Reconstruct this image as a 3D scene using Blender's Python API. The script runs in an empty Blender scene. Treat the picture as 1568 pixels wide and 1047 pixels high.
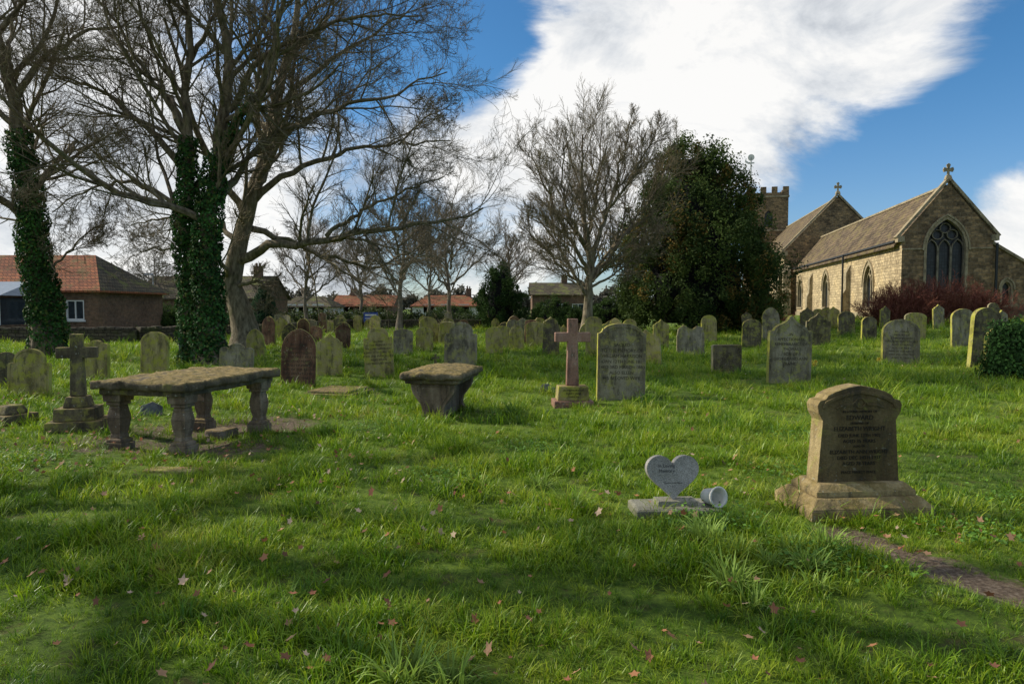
import bpy, bmesh, math, random
import numpy as np
from mathutils import Vector, Matrix, geometry
from mathutils import noise as mn
rng=np.random.default_rng(7); random.seed(7)
sc=bpy.context.scene
F=1045.0; PITCH=math.atan(53/F); EYE=1.6
cp,sp=math.cos(PITCH),math.sin(PITCH)

# ------------------------------------------------------------ terrain
def sst(a,b,x):
    t=np.clip((x-a)/(b-a),0,1); return t*t*(3-2*t)
def H(x,y):
    x=np.asarray(x,float); y=np.asarray(y,float)
    r=0.75*sst(6,24,x)*sst(12,40,y)
    b=0.035*np.sin(x*1.1+0.6*y)*np.cos(0.8*y-0.4*x+1)+0.02*np.sin(2.3*x+1.7)*np.sin(2.0*y+x*.7)
    b+=0.07*np.sin(x*.35+2)*np.sin(y*.3+1)*sst(5,12,y)
    return r+b*(1-sst(35,60,np.hypot(x,y)))
def hz(x,y): return float(H(x,y))
def S(px,py,d):
    """bearing/elevation survey reading + distance -> world point"""
    cx=(px-784)/F; cy=(523-py)/F
    dx,dy,dz=cx, cp+cy*sp, -sp+cy*cp
    k=d/dy
    return np.array([dx*k,d,EYE+dz*k])
def G(px,py):
    """ground point seen along a bearing"""
    d=2.0
    while d<140:
        p=S(px,py,d)
        if p[2]<=hz(p[0],p[1]): return p[0],p[1],hz(p[0],p[1])
        d+=0.02 if d<30 else 0.1
    p=S(px,py,100); return p[0],p[1],hz(p[0],p[1])

# ------------------------------------------------------------ materials
def newmat(name):
    m=bpy.data.materials.new(name); m.use_nodes=True
    nt=m.node_tree; nt.nodes.clear()
    out=nt.nodes.new('ShaderNodeOutputMaterial')
    return m,nt,out
class NT:
    def __init__(s,nt): s.nt=nt
    def n(s,t,**kw):
        nd=s.nt.nodes.new(t)
        for k,v in kw.items(): setattr(nd,k,v)
        return nd
    def l(s,a,b): s.nt.links.new(a,b)
    def val(s,inp,v):
        if isinstance(v,bpy.types.NodeSocket): s.l(v,inp)
        else: inp.default_value=v
    def math(s,op,a,b=0.0,c=None,clamp=False):
        nd=s.n('ShaderNodeMath',operation=op); nd.use_clamp=clamp
        s.val(nd.inputs[0],a); s.val(nd.inputs[1],b)
        if c is not None: s.val(nd.inputs[2],c)
        return nd.outputs[0]
    def noise(s,vec,scale,detail=6,rough=.55,dist=0):
        nd=s.n('ShaderNodeTexNoise'); s.l(vec,nd.inputs['Vector'])
        nd.inputs['Scale'].default_value=scale; nd.inputs['Detail'].default_value=detail
        nd.inputs['Roughness'].default_value=rough; nd.inputs['Distortion'].default_value=dist
        return nd.outputs['Fac']
    def ramp(s,fac,stops):
        nd=s.n('ShaderNodeValToRGB'); s.l(fac,nd.inputs[0]); cr=nd.color_ramp
        while len(cr.elements)<len(stops): cr.elements.new(.5)
        for e,(p,c) in zip(cr.elements,stops):
            e.position=p; e.color=(*c,1) if len(c)==3 else c
        return nd.outputs[0]
    def mix(s,fac,a,b,mode='MIX'):
        nd=s.n('ShaderNodeMix',data_type='RGBA',blend_type=mode)
        s.val(nd.inputs[0],fac)
        for i,v in ((6,a),(7,b)):
            if isinstance(v,bpy.types.NodeSocket): s.l(v,nd.inputs[i])
            else: nd.inputs[i].default_value=(*v,1)
        return nd.outputs[2]
    def smooth(s,x,a,b):
        nd=s.n('ShaderNodeMapRange',interpolation_type='SMOOTHSTEP'); s.l(x,nd.inputs[0])
        nd.inputs[1].default_value=a; nd.inputs[2].default_value=b
        return nd.outputs[0]
    def scalevec(s,vec,v):
        nd=s.n('ShaderNodeVectorMath',operation='MULTIPLY'); s.l(vec,nd.inputs[0]); nd.inputs[1].default_value=v
        return nd.outputs[0]
    def bsdf(s,col,rough=.9,bump=None,bs=.4,bd=.02,spec=.3,out=None):
        b=s.n('ShaderNodeBsdfPrincipled')
        if isinstance(col,bpy.types.NodeSocket): s.l(col,b.inputs['Base Color'])
        else: b.inputs['Base Color'].default_value=(*col,1)
        s.val(b.inputs['Roughness'],rough); b.inputs['Specular IOR Level'].default_value=spec
        if bump is not None:
            bn=s.n('ShaderNodeBump'); bn.inputs['Strength'].default_value=bs; bn.inputs['Distance'].default_value=bd
            s.l(bump,bn.inputs['Height']); s.l(bn.outputs[0],b.inputs['Normal'])
        if out: s.l(b.outputs[0],out.inputs[0])
        return b

def stone_mat(name,c1,c2,c3,lichen=(.30,.30,.08),lamt=.5,moss=0.0,scale=1.0,rough=.9,spots=.5):
    m,nt,out=newmat(name); N=NT(nt)
    g=N.n('ShaderNodeNewGeometry'); pos=g.outputs['Position']
    a=N.noise(pos,2.2*scale,7,.62); st=N.noise(N.scalevec(pos,(9,9,1.4)),1.0*scale,5,.6)
    fac=N.math('ADD',N.math('MULTIPLY',a,.6),N.math('MULTIPLY',st,.4))
    col=N.ramp(fac,[(.38,c1),(.5,c2),(.61,c3)])
    fine=N.noise(pos,60*scale,4,.7)
    col=N.mix(.4,col,N.ramp(fine,[(.3,(.35,.35,.35)),(.7,(1.35,1.35,1.3))]),'MULTIPLY')
    l=N.noise(pos,5.5*scale,8,.72)
    lf=N.math('MULTIPLY',N.smooth(l,.62-.18*lamt,.70-.1*lamt),.85)
    col=N.mix(lf,col,lichen)
    dk=N.noise(N.scalevec(pos,(6,6,2.0)),1.6,7,.7)
    col=N.mix(N.math('MULTIPLY',N.smooth(dk,.52,.66),.65),col,(.045,.04,.028))
    sp_=N.noise(pos,26*scale,3,.6)
    col=N.mix(N.math('MULTIPLY',N.smooth(sp_,.66,.70),spots),col,(.5,.5,.42))
    if moss>0:
        sep=N.n('ShaderNodeSeparateXYZ'); N.l(g.outputs['Normal'],sep.inputs[0])
        up=N.smooth(sep.outputs[2],.25,.8)
        mn_=N.smooth(N.noise(pos,7,6,.7),.55-.2*moss,.62-.1*moss)
        mc=N.ramp(N.noise(pos,14,5,.7),[(.35,(.07,.07,.018)),(.5,(.21,.15,.05)),(.66,(.34,.25,.11))])
        col=N.mix(N.math('MULTIPLY',up,mn_),col,mc)
    bh=N.math('ADD',N.math('MULTIPLY',N.noise(pos,11*scale,9,.7),1.0),N.math('MULTIPLY',fine,.35))
    N.bsdf(col,rough,bh,.8,.03,.25,out)
    return m

def leaf_mat(name,trans=.35,rough=.55,spec=.3,attr='Col'):
    m,nt,out=newmat(name); N=NT(nt)
    a=N.n('ShaderNodeAttribute',attribute_name=attr)
    b=N.bsdf(a.outputs['Color'],rough,spec=spec)
    if trans<=0: N.l(b.outputs[0],out.inputs[0]); return m
    t=N.n('ShaderNodeBsdfTranslucent'); N.l(a.outputs['Color'],t.inputs[0])
    mx=N.n('ShaderNodeMixShader'); mx.inputs[0].default_value=trans
    N.l(b.outputs[0],mx.inputs[1]); N.l(t.outputs[0],mx.inputs[2]); N.l(mx.outputs[0],out.inputs[0])
    return m

def bark_mat(name,c1,c2,c3,green=.5):
    m,nt,out=newmat(name); N=NT(nt)
    g=N.n('ShaderNodeNewGeometry'); pos=g.outputs['Position']
    f=N.noise(N.scalevec(pos,(1,1,.3)),9,7,.65)
    col=N.ramp(f,[(.35,c1),(.5,c2),(.68,c3)])
    gn=N.smooth(N.noise(pos,1.3,4,.6),.5,.62)
    col=N.mix(N.math('MULTIPLY',gn,green),col,(.12,.12,.045))
    N.bsdf(col,.95,N.noise(N.scalevec(pos,(1,1,.25)),22,6,.7),.8,.03,.15,out)
    return m

def masonry_mat(name,ca,cb,mortar,bw,bh,dist=.06,var=.5,ms=.012,tint=None,mot=.75):
    m,nt,out=newmat(name); N=NT(nt)
    tc=N.n('ShaderNodeTexCoord'); ob=tc.outputs['Object']
    sep=N.n('ShaderNodeSeparateXYZ'); N.l(ob,sep.inputs[0])
    cmb=N.n('ShaderNodeCombineXYZ'); N.l(N.math('ADD',sep.outputs[0],sep.outputs[1]),cmb.inputs[0]); N.l(sep.outputs[2],cmb.inputs[1])
    nz=N.n('ShaderNodeTexNoise'); N.l(ob,nz.inputs['Vector']); nz.inputs['Scale'].default_value=2.5; nz.inputs['Detail'].default_value=3
    sub=N.n('ShaderNodeVectorMath',operation='SUBTRACT'); N.l(nz.outputs['Color'],sub.inputs[0]); sub.inputs[1].default_value=(.5,.5,.5)
    sc_=N.n('ShaderNodeVectorMath',operation='MULTIPLY_ADD'); N.l(sub.outputs[0],sc_.inputs[0]); sc_.inputs[1].default_value=(dist*2,dist*2,0); N.l(cmb.outputs[0],sc_.inputs[2])
    br=N.n('ShaderNodeTexBrick'); N.l(sc_.outputs[0],br.inputs['Vector'])
    br.inputs['Scale'].default_value=1; br.inputs['Brick Width'].default_value=bw; br.inputs['Row Height'].default_value=bh
    br.inputs['Mortar Size'].default_value=ms; br.inputs['Mortar Smooth'].default_value=.3; br.inputs['Bias'].default_value=0
    br.inputs['Color1'].default_value=(*ca,1); br.inputs['Color2'].default_value=(*cb,1); br.inputs['Mortar'].default_value=(*mortar,1)
    col=br.outputs['Color']
    f=N.noise(ob,.6,8,.65)
    col=N.mix(var,col,N.ramp(f,[(.3,(.45,.42,.4)),(.5,(1,1,1)),(.7,(1.35,1.28,1.1))]),'MULTIPLY')
    f2=N.noise(ob,5,6,.7)
    col=N.mix(mot,col,N.ramp(f2,[(.3,(.35,.33,.3)),(.65,(1.4,1.34,1.22))]),'MULTIPLY')
    if tint is not None:
        col=N.mix(N.math('MULTIPLY',N.smooth(N.noise(ob,.9,7,.7),.5,.6),.75),col,tint)
    hgt=N.math('SUBTRACT',N.math('MULTIPLY',f2,.6),br.outputs['Fac'])
    N.bsdf(col,.95,hgt,.7,.05,.2,out)
    return m

def plain_mat(name,c,rough=.6,metal=0,spec=.4,var=.25):
    m,nt,out=newmat(name); N=NT(nt)
    g=N.n('ShaderNodeNewGeometry')
    f=N.noise(g.outputs['Position'],6,6,.6)
    col=N.mix(1.0,c,N.ramp(f,[(.3,(1-var,)*3),(.7,(1+var,)*3)]),'MULTIPLY')
    b=N.bsdf(col,rough,spec=spec,out=out); b.inputs['Metallic'].default_value=metal
    return m

M_stone_grey=stone_mat('weathered_grey_stone',(.11,.092,.058),(.25,.215,.14),(.38,.33,.23),(.35,.32,.10),.75,.5)
M_stone_buff=stone_mat('weathered_buff_stone',(.16,.13,.05),(.35,.285,.12),(.46,.38,.17),(.38,.36,.05),.95,.5)
M_stone_red=stone_mat('weathered_red_stone',(.07,.033,.022),(.17,.085,.052),(.26,.155,.09),(.24,.23,.08),.35,.3)
M_stone_dark=stone_mat('dark_stained_stone',(.045,.036,.022),(.12,.097,.058),(.21,.175,.10),(.28,.26,.06),.75,.5)
M_edge_lichen=stone_mat('lichen_stone_edge',(.26,.23,.05),(.40,.36,.08),(.50,.45,.14),(.48,.46,.06),.9,.5)
M_edge_grey=stone_mat('stone_edge',(.20,.17,.09),(.34,.29,.17),(.46,.40,.25),(.34,.33,.08),.6,.5)
M_slate=stone_mat('slate_blue_stone',(.07,.075,.085),(.12,.13,.145),(.18,.19,.21),(.2,.2,.12),.1,.1,rough=.6)
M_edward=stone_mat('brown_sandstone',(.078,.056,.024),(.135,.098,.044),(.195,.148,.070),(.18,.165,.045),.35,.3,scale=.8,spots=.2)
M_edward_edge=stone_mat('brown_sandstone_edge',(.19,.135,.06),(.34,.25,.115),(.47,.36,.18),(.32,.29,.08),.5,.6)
M_pinkgranite=stone_mat('pink_granite',(.20,.10,.07),(.32,.175,.12),(.40,.24,.17),(.2,.18,.1),.0,0,rough=.5)
M_tomb=stone_mat('tomb_stone',(.06,.045,.027),(.14,.108,.066),(.24,.19,.12),(.21,.19,.05),.4,1.0)
M_tombleg=stone_mat('tomb_leg_stone',(.10,.066,.045),(.21,.15,.10),(.33,.25,.17),(.18,.16,.05),.3,.5)
def granite(name,a,b,c):
    m,nt,out=newmat(name); N=NT(nt); g=N.n('ShaderNodeNewGeometry'); p=g.outputs['Position']
    f=N.noise(p,160,3,.8); d=N.noise(p,6,6,.7)
    col=N.ramp(f,[(.38,a),(.48,b),(.62,c)])
    col=N.mix(.6,col,N.ramp(d,[(.35,(.5,.5,.44)),(.6,(1.1,1.1,1.1))]),'MULTIPLY')
    N.bsdf(col,.45,f,.1,.002,.5,out); return m
M_granite=granite('grey_granite',(.11,.10,.09),(.29,.265,.235),(.46,.43,.39))
M_granite_d=granite('mossy_granite_base',(.07,.066,.04),(.20,.185,.13),(.33,.31,.23))
M_text=plain_mat('inscription_paint',(.015,.012,.008),.8)
M_textg=plain_mat('inscription_worn',(.045,.036,.024),.9)
M_textl=plain_mat('inscription_dark',(.05,.05,.05),.7)
M_white=plain_mat('white_ceramic',(.66,.63,.56),.4,var=.2)
M_bark=bark_mat('tree_bark',(.06,.045,.028),(.16,.12,.078),(.29,.23,.15))
M_bark_pale=bark_mat('pale_tree_bark',(.08,.065,.042),(.20,.16,.105),(.34,.28,.19))
M_bark_far=bark_mat('grey_tree_bark',(.11,.088,.065),(.19,.155,.115),(.26,.215,.165),.2)
M_redtwig=bark_mat('red_twigs',(.10,.032,.022),(.20,.07,.048),(.28,.12,.08),0)
M_leaf=leaf_mat('leaf'); M_ivy=leaf_mat('ivy_leaf',.15,.6,.12); M_yew=leaf_mat('yew_foliage',.25,.7,.15)
M_deadleaf=leaf_mat('dead_leaf',.25,.7,.2)

def grass_mat():
    m,nt,out=newmat('grass_blade'); N=NT(nt)
    g=N.n('ShaderNodeNewGeometry'); p=g.outputs['Position']
    oi=N.n('ShaderNodeObjectInfo')
    a=N.noise(p,.55,4,.6); b=N.noise(p,3.5,4,.6)
    f=N.math('ADD',N.math('ADD',N.math('MULTIPLY',a,.5),N.math('MULTIPLY',b,.25)),N.math('MULTIPLY',oi.outputs['Random'],.28))
    col=N.ramp(f,[(.33,(.075,.18,.008)),(.44,(.16,.30,.012)),(.54,(.27,.41,.018)),(.66,(.40,.48,.035)),(.76,(.50,.42,.15))])
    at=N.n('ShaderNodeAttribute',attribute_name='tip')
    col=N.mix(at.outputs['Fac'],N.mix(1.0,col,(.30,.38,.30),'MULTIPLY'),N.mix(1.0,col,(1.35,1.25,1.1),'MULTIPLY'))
    bs=N.bsdf(col,.42,spec=.4)
    t=N.n('ShaderNodeBsdfTranslucent'); N.l(col,t.inputs[0])
    mx=N.n('ShaderNodeMixShader'); mx.inputs[0].default_value=.42
    N.l(bs.outputs[0],mx.inputs[1]); N.l(t.outputs[0],mx.inputs[2]); N.l(mx.outputs[0],out.inputs[0])
    return m
M_grass=grass_mat()
def ground_mat():
    m,nt,out=newmat('turf_ground'); N=NT(nt)
    g=N.n('ShaderNodeNewGeometry'); p=g.outputs['Position']
    f=N.math('ADD',N.math('MULTIPLY',N.noise(p,.5,5,.6),.4),N.math('MULTIPLY',N.noise(p,14,8,.75),.6))
    col=N.ramp(f,[(.36,(.03,.045,.008)),(.47,(.075,.125,.014)),(.56,(.13,.19,.022)),(.66,(.19,.18,.05))])  # turf colours darkened so gaps between tufts read as shade
    so=N.smooth(N.noise(p,3.1,7,.75),.54,.64)
    col=N.mix(N.math('MULTIPLY',so,.6),col,(.10,.072,.035))
    dc=N.ramp(N.noise(p,30,6,.75),[(.35,(.06,.042,.028)),(.5,(.14,.10,.068)),(.66,(.27,.21,.15))])
    at=N.n('ShaderNodeAttribute',attribute_name='dirt')
    d=N.smooth(N.math('ADD',at.outputs['Fac'],N.math('MULTIPLY',N.math('SUBTRACT',N.noise(p,9,5,.7),.5),1.3)),.35,.7)
    col=N.mix(d,col,dc)
    N.bsdf(col,.95,N.noise(p,25,8,.75),.8,.04,.15,out)
    return m
M_ground=ground_mat()

# ------------------------------------------------------------ mesh helpers
def link(o,parent=None):
    sc.collection.objects.link(o)
    if parent is not None: o.parent=parent
    return o
def np_mesh(name,V,Q,mats,col=None,smooth=False,midx=None,attrs=None):
    me=bpy.data.meshes.new(name); n=len(Q); k=Q.shape[1]
    me.vertices.add(len(V)); me.vertices.foreach_set('co',np.ascontiguousarray(V,dtype=np.float32).ravel())
    me.loops.add(n*k); me.loops.foreach_set('vertex_index',np.ascontiguousarray(Q,dtype=np.int32).ravel())
    me.polygons.add(n); me.polygons.foreach_set('loop_start',np.arange(0,n*k,k,dtype=np.int32))
    me.polygons.foreach_set('loop_total',np.full(n,k,dtype=np.int32))
    if midx is not None: me.polygons.foreach_set('material_index',midx.astype(np.int32))
    me.polygons.foreach_set('use_smooth',np.full(n,smooth,dtype=bool))
    me.update(calc_edges=True)
    if col is not None:
        a=me.attributes.new('Col','FLOAT_COLOR','POINT'); c=np.ones((len(V),4),np.float32); c[:,:3]=col; a.data.foreach_set('color',c.ravel())
    for kx,v in (attrs or {}).items():
        a=me.attributes.new(kx,'FLOAT','POINT'); a.data.foreach_set('value',v.astype(np.float32))
    for m in mats: me.materials.append(m)
    return me
class MB:
    def __init__(s): s.v=[];s.f=[];s.m=[]
    def add(s,vs,fs,m=0,M=None):
        b=len(s.v)
        for p in vs:
            p=Vector(p); s.v.append(M@p if M else p)
        for i,f in enumerate(fs):
            s.f.append([b+j for j in f]); s.m.append(m if isinstance(m,int) else m[i])
    def box(s,x0,x1,y0,y1,z0,z1,m=0,M=None,tx=0,ty=0):
        v=[(x0,y0,z0),(x1,y0,z0),(x1,y1,z0),(x0,y1,z0),(x0+tx,y0+ty,z1),(x1-tx,y0+ty,z1),(x1-tx,y1-ty,z1),(x0+tx,y1-ty,z1)]
        s.add(v,[(3,2,1,0),(4,5,6,7),(0,1,5,4),(1,2,6,5),(2,3,7,6),(3,0,4,7)],m,M)
    def prism(s,poly,y0,y1,m=0,side=None,M=None):
        n=len(poly); side=m if side is None else side
        v=[(x,y0,z) for x,z in poly]+[(x,y1,z) for x,z in poly]
        f=[tuple(range(n)),tuple(range(2*n-1,n-1,-1))]+[(i,i+n,(i+1)%n+n,(i+1)%n) for i in range(n)]
        s.add(v,f,[m,m]+[side]*n,M)
    def ring(s,outer,inner,y0,y1,m=0,M=None):
        n=len(outer)
        v=[(x,y0,z) for x,z in outer]+[(x,y0,z) for x,z in inner]+[(x,y1,z) for x,z in outer]+[(x,y1,z) for x,z in inner]
        f=[]
        for i in range(n-1):
            j=i+1
            f+=[(i,j,n+j,n+i),(i,2*n+i,2*n+j,j),(n+i,n+j,3*n+j,3*n+i),(2*n+i,3*n+i,3*n+j,2*n+j)]
        f+=[(0,n,3*n,2*n),(n-1,3*n-1,4*n-1,2*n-1)]
        s.add(v,f,m,M)
    def wall(s,outer,holes,M,m=0,mg=1,rec=.3,mr=None):
        mr=m if mr is None else mr
        loops=[outer]+holes
        tri=geometry.tessellate_polygon([[Vector((x,z,0)) for x,z in l] for l in loops])
        pts=[p for l in loops for p in l]
        s.add([(x,0,z) for x,z in pts],[tuple(t) for t in tri],m,M)
        for h in holes:
            n=len(h)
            s.add([(x,0,z) for x,z in h]+[(x,rec,z) for x,z in h],[(i,(i+1)%n,(i+1)%n+n,i+n) for i in range(n)],mr,M)
            s.add([(x,rec,z) for x,z in h],[tuple(range(n))],mg,M)
    def obj(s,name,mats,loc=(0,0,0),rz=0,bevel=0,parent=None,smooth=False,rot=None):
        me=bpy.data.meshes.new(name); me.from_pydata([tuple(p) for p in s.v],[],s.f)
        for m in mats: me.materials.append(m)
        me.polygons.foreach_set('material_index',s.m)
        bm=bmesh.new(); bm.from_mesh(me); bmesh.ops.recalc_face_normals(bm,faces=bm.faces); bm.to_mesh(me); bm.free()
        if smooth: me.polygons.foreach_set('use_smooth',[True]*len(me.polygons))
        o=bpy.data.objects.new(name,me); o.location=loc; o.rotation_euler=rot if rot else (0,0,rz)
        link(o,parent)
        if bevel:
            b=o.modifiers.new('bevel','BEVEL'); b.width=bevel; b.segments=2; b.limit_method='ANGLE'; b.angle_limit=math.radians(35)
        return o
def empty(name,loc,rz=0):
    e=bpy.data.objects.new(name,None); e.location=loc; e.rotation_euler=(0,0,rz); e.empty_display_size=.3; link(e); return e
def T(x,y,z,rz=0): return Matrix.Translation((x,y,z))@Matrix.Rotation(rz,4,'Z')

# ------------------------------------------------------------ camera, sun, sky
cam=bpy.data.cameras.new('camera'); cam.lens=36*F/1568; cam.sensor_width=36; cam.clip_end=3000; cam.clip_start=.05
co=bpy.data.objects.new('camera',cam); co.location=(0,0,EYE); co.rotation_euler=(math.pi/2-PITCH,0,0); link(co); sc.camera=co
SE=33
sund=Vector((-.92,.27,0)).normalized()*math.cos(math.radians(SE)); sund.z=math.sin(math.radians(SE))
sl=bpy.data.lights.new('sun','SUN'); sl.energy=5.0; sl.angle=math.radians(.5); sl.color=(1,.94,.81)
so=bpy.data.objects.new('sun',sl); so.rotation_euler=sund.to_track_quat('Z','Y').to_euler(); so.location=(-30,10,30); link(so)
w=bpy.data.worlds.new('World'); sc.world=w; w.use_nodes=True; nt=w.node_tree; nt.nodes.clear(); N=NT(nt)
wo=N.n('ShaderNodeOutputWorld'); bg=N.n('ShaderNodeBackground'); bg.inputs[1].default_value=.14
sky=N.n('ShaderNodeTexSky',sky_type='NISHITA'); sky.sun_disc=False; sky.sun_elevation=math.radians(SE)
sky.sun_rotation=math.atan2(sund.x,sund.y)%(2*math.pi); sky.air_density=1.0; sky.dust_density=.4; sky.ozone_density=2.0
tc=N.n('ShaderNodeTexCoord'); dr=tc.outputs['Generated']
nrm=N.n('ShaderNodeVectorMath',operation='NORMALIZE'); N.l(dr,nrm.inputs[0]); dr=nrm.outputs[0]
def dot(v):
    nd=N.n('ShaderNodeVectorMath',operation='DOT_PRODUCT'); N.l(dr,nd.inputs[0]); nd.inputs[1].default_value=v; return nd.outputs['Value']
def dirv(px,py): return Vector(S(px,py,1)-np.array([0,0,EYE])).normalized()
cn=dirv(1190,215).cross(dirv(1490,5)).normalized()
pl=N.math('ADD',dot(cn),.02)
bias=N.math('MINIMUM',N.math('MAXIMUM',N.math('MULTIPLY',pl,-1.8),-.28),.06)
def blob(px,py,c0,amt):
    return N.math('MULTIPLY',N.smooth(dot(dirv(px,py)),c0,1.0),amt)
for px,py,rad,amt in ((960,70,.93,.14),(1130,110,.96,.16),(1300,40,.975,.14),(1420,10,.99,.10),(1580,345,.992,.62),(200,470,.85,.16),(100,200,.93,.08),(640,20,.98,-.22),(735,90,.994,-.16),(560,390,.99,-.14),(850,300,.985,.04),(1400,180,.965,-.16),(330,60,.985,-.13),(480,150,.99,-.08)):
    bias=N.math('ADD',bias,blob(px,py,rad,amt))
v2=N.scalevec(dr,(1,1,1.9))
n1=N.noise(v2,3.1,12,.62,.35)
dens=N.smooth(N.math('ADD',n1,bias),.45,.66)
n2=N.noise(v2,4.6,10,.64,.35)
cc=N.ramp(N.math('ADD',N.math('MULTIPLY',n2,.85),N.math('MULTIPLY',dens,.08)),[(.35,(3.6,3.85,4.2)),(.46,(5.6,5.75,5.9)),(.56,(7.3,7.2,7.0))])
sepd=N.n('ShaderNodeSeparateXYZ'); N.l(dr,sepd.inputs[0])
tint=N.mix(N.smooth(sepd.outputs[2],0.0,.34),(.62,.74,.92),(.36,.70,.92))
skc=N.mix(1.0,sky.outputs[0],tint,'MULTIPLY')
N.l(N.mix(N.math('MULTIPLY',dens,.95),skc,cc),bg.inputs[0]); N.l(bg.outputs[0],wo.inputs[0])

# ------------------------------------------------------------ ground
xp=np.concatenate([np.arange(0,9,.14),np.arange(9,45,.6),45*1.15**np.arange(0,20)])
xs=np.concatenate([-xp[::-1][:-1],xp])
ys=np.concatenate([-45*1.3**np.arange(8,0,-1),np.arange(-45,1.5,2.5),np.arange(1.5,13,.14),np.arange(13,60,.6),60*1.15**np.arange(0,18)])
ys=np.unique(ys)
X,Y=np.meshgrid(xs,ys); Z=H(X,Y)
def segd(x,y,a,b):
    a=np.array(a);b=np.array(b);d=b-a;t=np.clip(((x-a[0])*d[0]+(y-a[1])*d[1])/(d@d),0,1)
    return np.hypot(x-a[0]-t*d[0],y-a[1]-t*d[1])
def dirt(x,y):
    d=1-sst(.06,.38,np.minimum(segd(x,y,(2.35,4.75),(2.75,3.75)),segd(x,y,(2.75,3.75),(3.6,3.0))))
    d=np.maximum(d,.65*(1-sst(.2,1.1,segd(x,y,(-5.0,7.9),(-3.1,7.9)))))
    d=np.maximum(d,.7*(1-sst(.3,1.2,segd(x,y,(-4.4,9.0),(-3.4,9.6)))))
    d=np.maximum(d,.6*(1-sst(.2,1.0,np.hypot(x+8.9,y-19.6))))
    d=np.maximum(d,.6*(1-sst(.2,.7,segd(x,y,(9.9,13.5),(13,13.2)))))
    return d
Z=Z-dirt(X,Y)*.02
ny,nx=X.shape; idx=np.arange(nx*ny).reshape(ny,nx)
Q=np.stack([idx[:-1,:-1],idx[:-1,1:],idx[1:,1:],idx[1:,:-1]],-1).reshape(-1,4)
me=np_mesh('grass_ground',np.stack([X,Y,Z],-1).reshape(-1,3),Q,[M_ground],smooth=True,attrs={'dirt':dirt(X,Y).ravel()})
link(bpy.data.objects.new('grass_ground',me))

# ------------------------------------------------------------ grass
def blades(n,rad,hmin,hmax,wid,lean,K=4,r=None):
    r=r or rng
    a=r.uniform(0,2*np.pi,n); rr=rad*np.sqrt(r.uniform(0,1,n))
    base=np.stack([rr*np.cos(a),rr*np.sin(a),np.full(n,-.01)],-1)
    az=a+r.normal(0,.9,n); L=r.uniform(hmin,hmax,n); ln=r.uniform(.15,1,n)*lean
    t=np.linspace(0,1,K)
    ang=ln[:,None]*t[None]*1.3
    ds=L[:,None]/(K-1)
    hx=np.concatenate([np.zeros((n,1)),np.cumsum(np.sin(ang[:,1:])*ds,1)],1)
    hzz=np.concatenate([np.zeros((n,1)),np.cumsum(np.cos(ang[:,1:])*ds,1)],1)
    C=base[:,None,:]+np.stack([hx*np.cos(az)[:,None],hx*np.sin(az)[:,None],hzz],-1)
    wd=wid*r.uniform(.6,1.2,n)[:,None]*(np.array([1,.85,.6,.08]) if K==4 else np.linspace(1,.08,K)**.7)[None]
    fa=az+np.pi/2+r.normal(0,.5,n)
    side=np.stack([np.cos(fa),np.sin(fa),np.zeros(n)],-1)[:,None,:]*wd[...,None]*.5
    V=np.stack([C-side,C+side],2).reshape(-1,3)
    i=(np.arange(n)*K*2)[:,None]+(np.arange(K-1)*2)[None]
    Qd=np.stack([i,i+1,i+3,i+2],-1).reshape(-1,4)
    tip=np.repeat(np.tile(t,n),2)
    return V,Qd,tip
gc=bpy.data.collections.new('grass_tufts')
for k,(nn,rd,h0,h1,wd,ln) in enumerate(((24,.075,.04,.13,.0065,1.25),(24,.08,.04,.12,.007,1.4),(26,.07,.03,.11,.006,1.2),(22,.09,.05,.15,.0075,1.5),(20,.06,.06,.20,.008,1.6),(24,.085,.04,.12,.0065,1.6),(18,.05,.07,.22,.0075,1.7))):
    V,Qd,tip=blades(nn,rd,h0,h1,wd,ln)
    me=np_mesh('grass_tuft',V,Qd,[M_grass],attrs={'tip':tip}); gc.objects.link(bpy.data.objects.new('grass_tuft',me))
def pts_wedge(y0,y1,dens,m=.86):
    A=0.5*(2*m*y1+3+2*m*y0+3)*(y1-y0); n=int(A*dens)
    y=np.sqrt(rng.uniform(y0**2,y1**2,n)); x=rng.uniform(-1,1,n)*(m*y+1.3); return x,y
xs_,ys_,ss_=[],[],[]
for y0,y1,dn,sx in ((1.6,5,290,.66),(5,9,155,.85),(9,18,55,1.15),(18,30,17,1.6),(30,50,6,2.1)):
    x,y=pts_wedge(y0,y1,dn); xs_.append(x); ys_.append(y); ss_.append(np.full(len(x),sx))
gx=np.concatenate(xs_); gy=np.concatenate(ys_); gs=np.concatenate(ss_)
def fbm(x,y,s):
    return np.array([mn.fractal(Vector((a*s,b*s,3.3)),1.0,2.0,3) for a,b in zip(x,y)])
patch=np.clip(.5+.9*fbm(gx,gy,1.5),0,1.4)
keep=rng.uniform(0,1,len(gx))>dirt(gx,gy)*1.0
keep&=rng.uniform(0,1,len(gx))<.65+.6*patch
gx,gy,gs,patch=gx[keep],gy[keep],gs[keep],patch[keep]
gs=gs*(.55+.95*patch**1.4)*rng.uniform(.6,1.4,len(gx))
GV=np.stack([gx,gy,H(gx,gy)-dirt(gx,gy)*.02],-1)
me=bpy.data.meshes.new('grass'); me.vertices.add(len(GV)); me.vertices.foreach_set('co',GV.astype(np.float32).ravel())
a=me.attributes.new('sc','FLOAT','POINT'); a.data.foreach_set('value',gs.astype(np.float32))
rot=np.stack([rng.normal(0,.15,len(gx)),rng.normal(0,.15,len(gx)),rng.uniform(0,6.28,len(gx))],-1)
a=me.attributes.new('rot','FLOAT_VECTOR','POINT'); a.data.foreach_set('vector',rot.astype(np.float32).ravel())
go=bpy.data.objects.new('grass',me); link(go)
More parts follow.
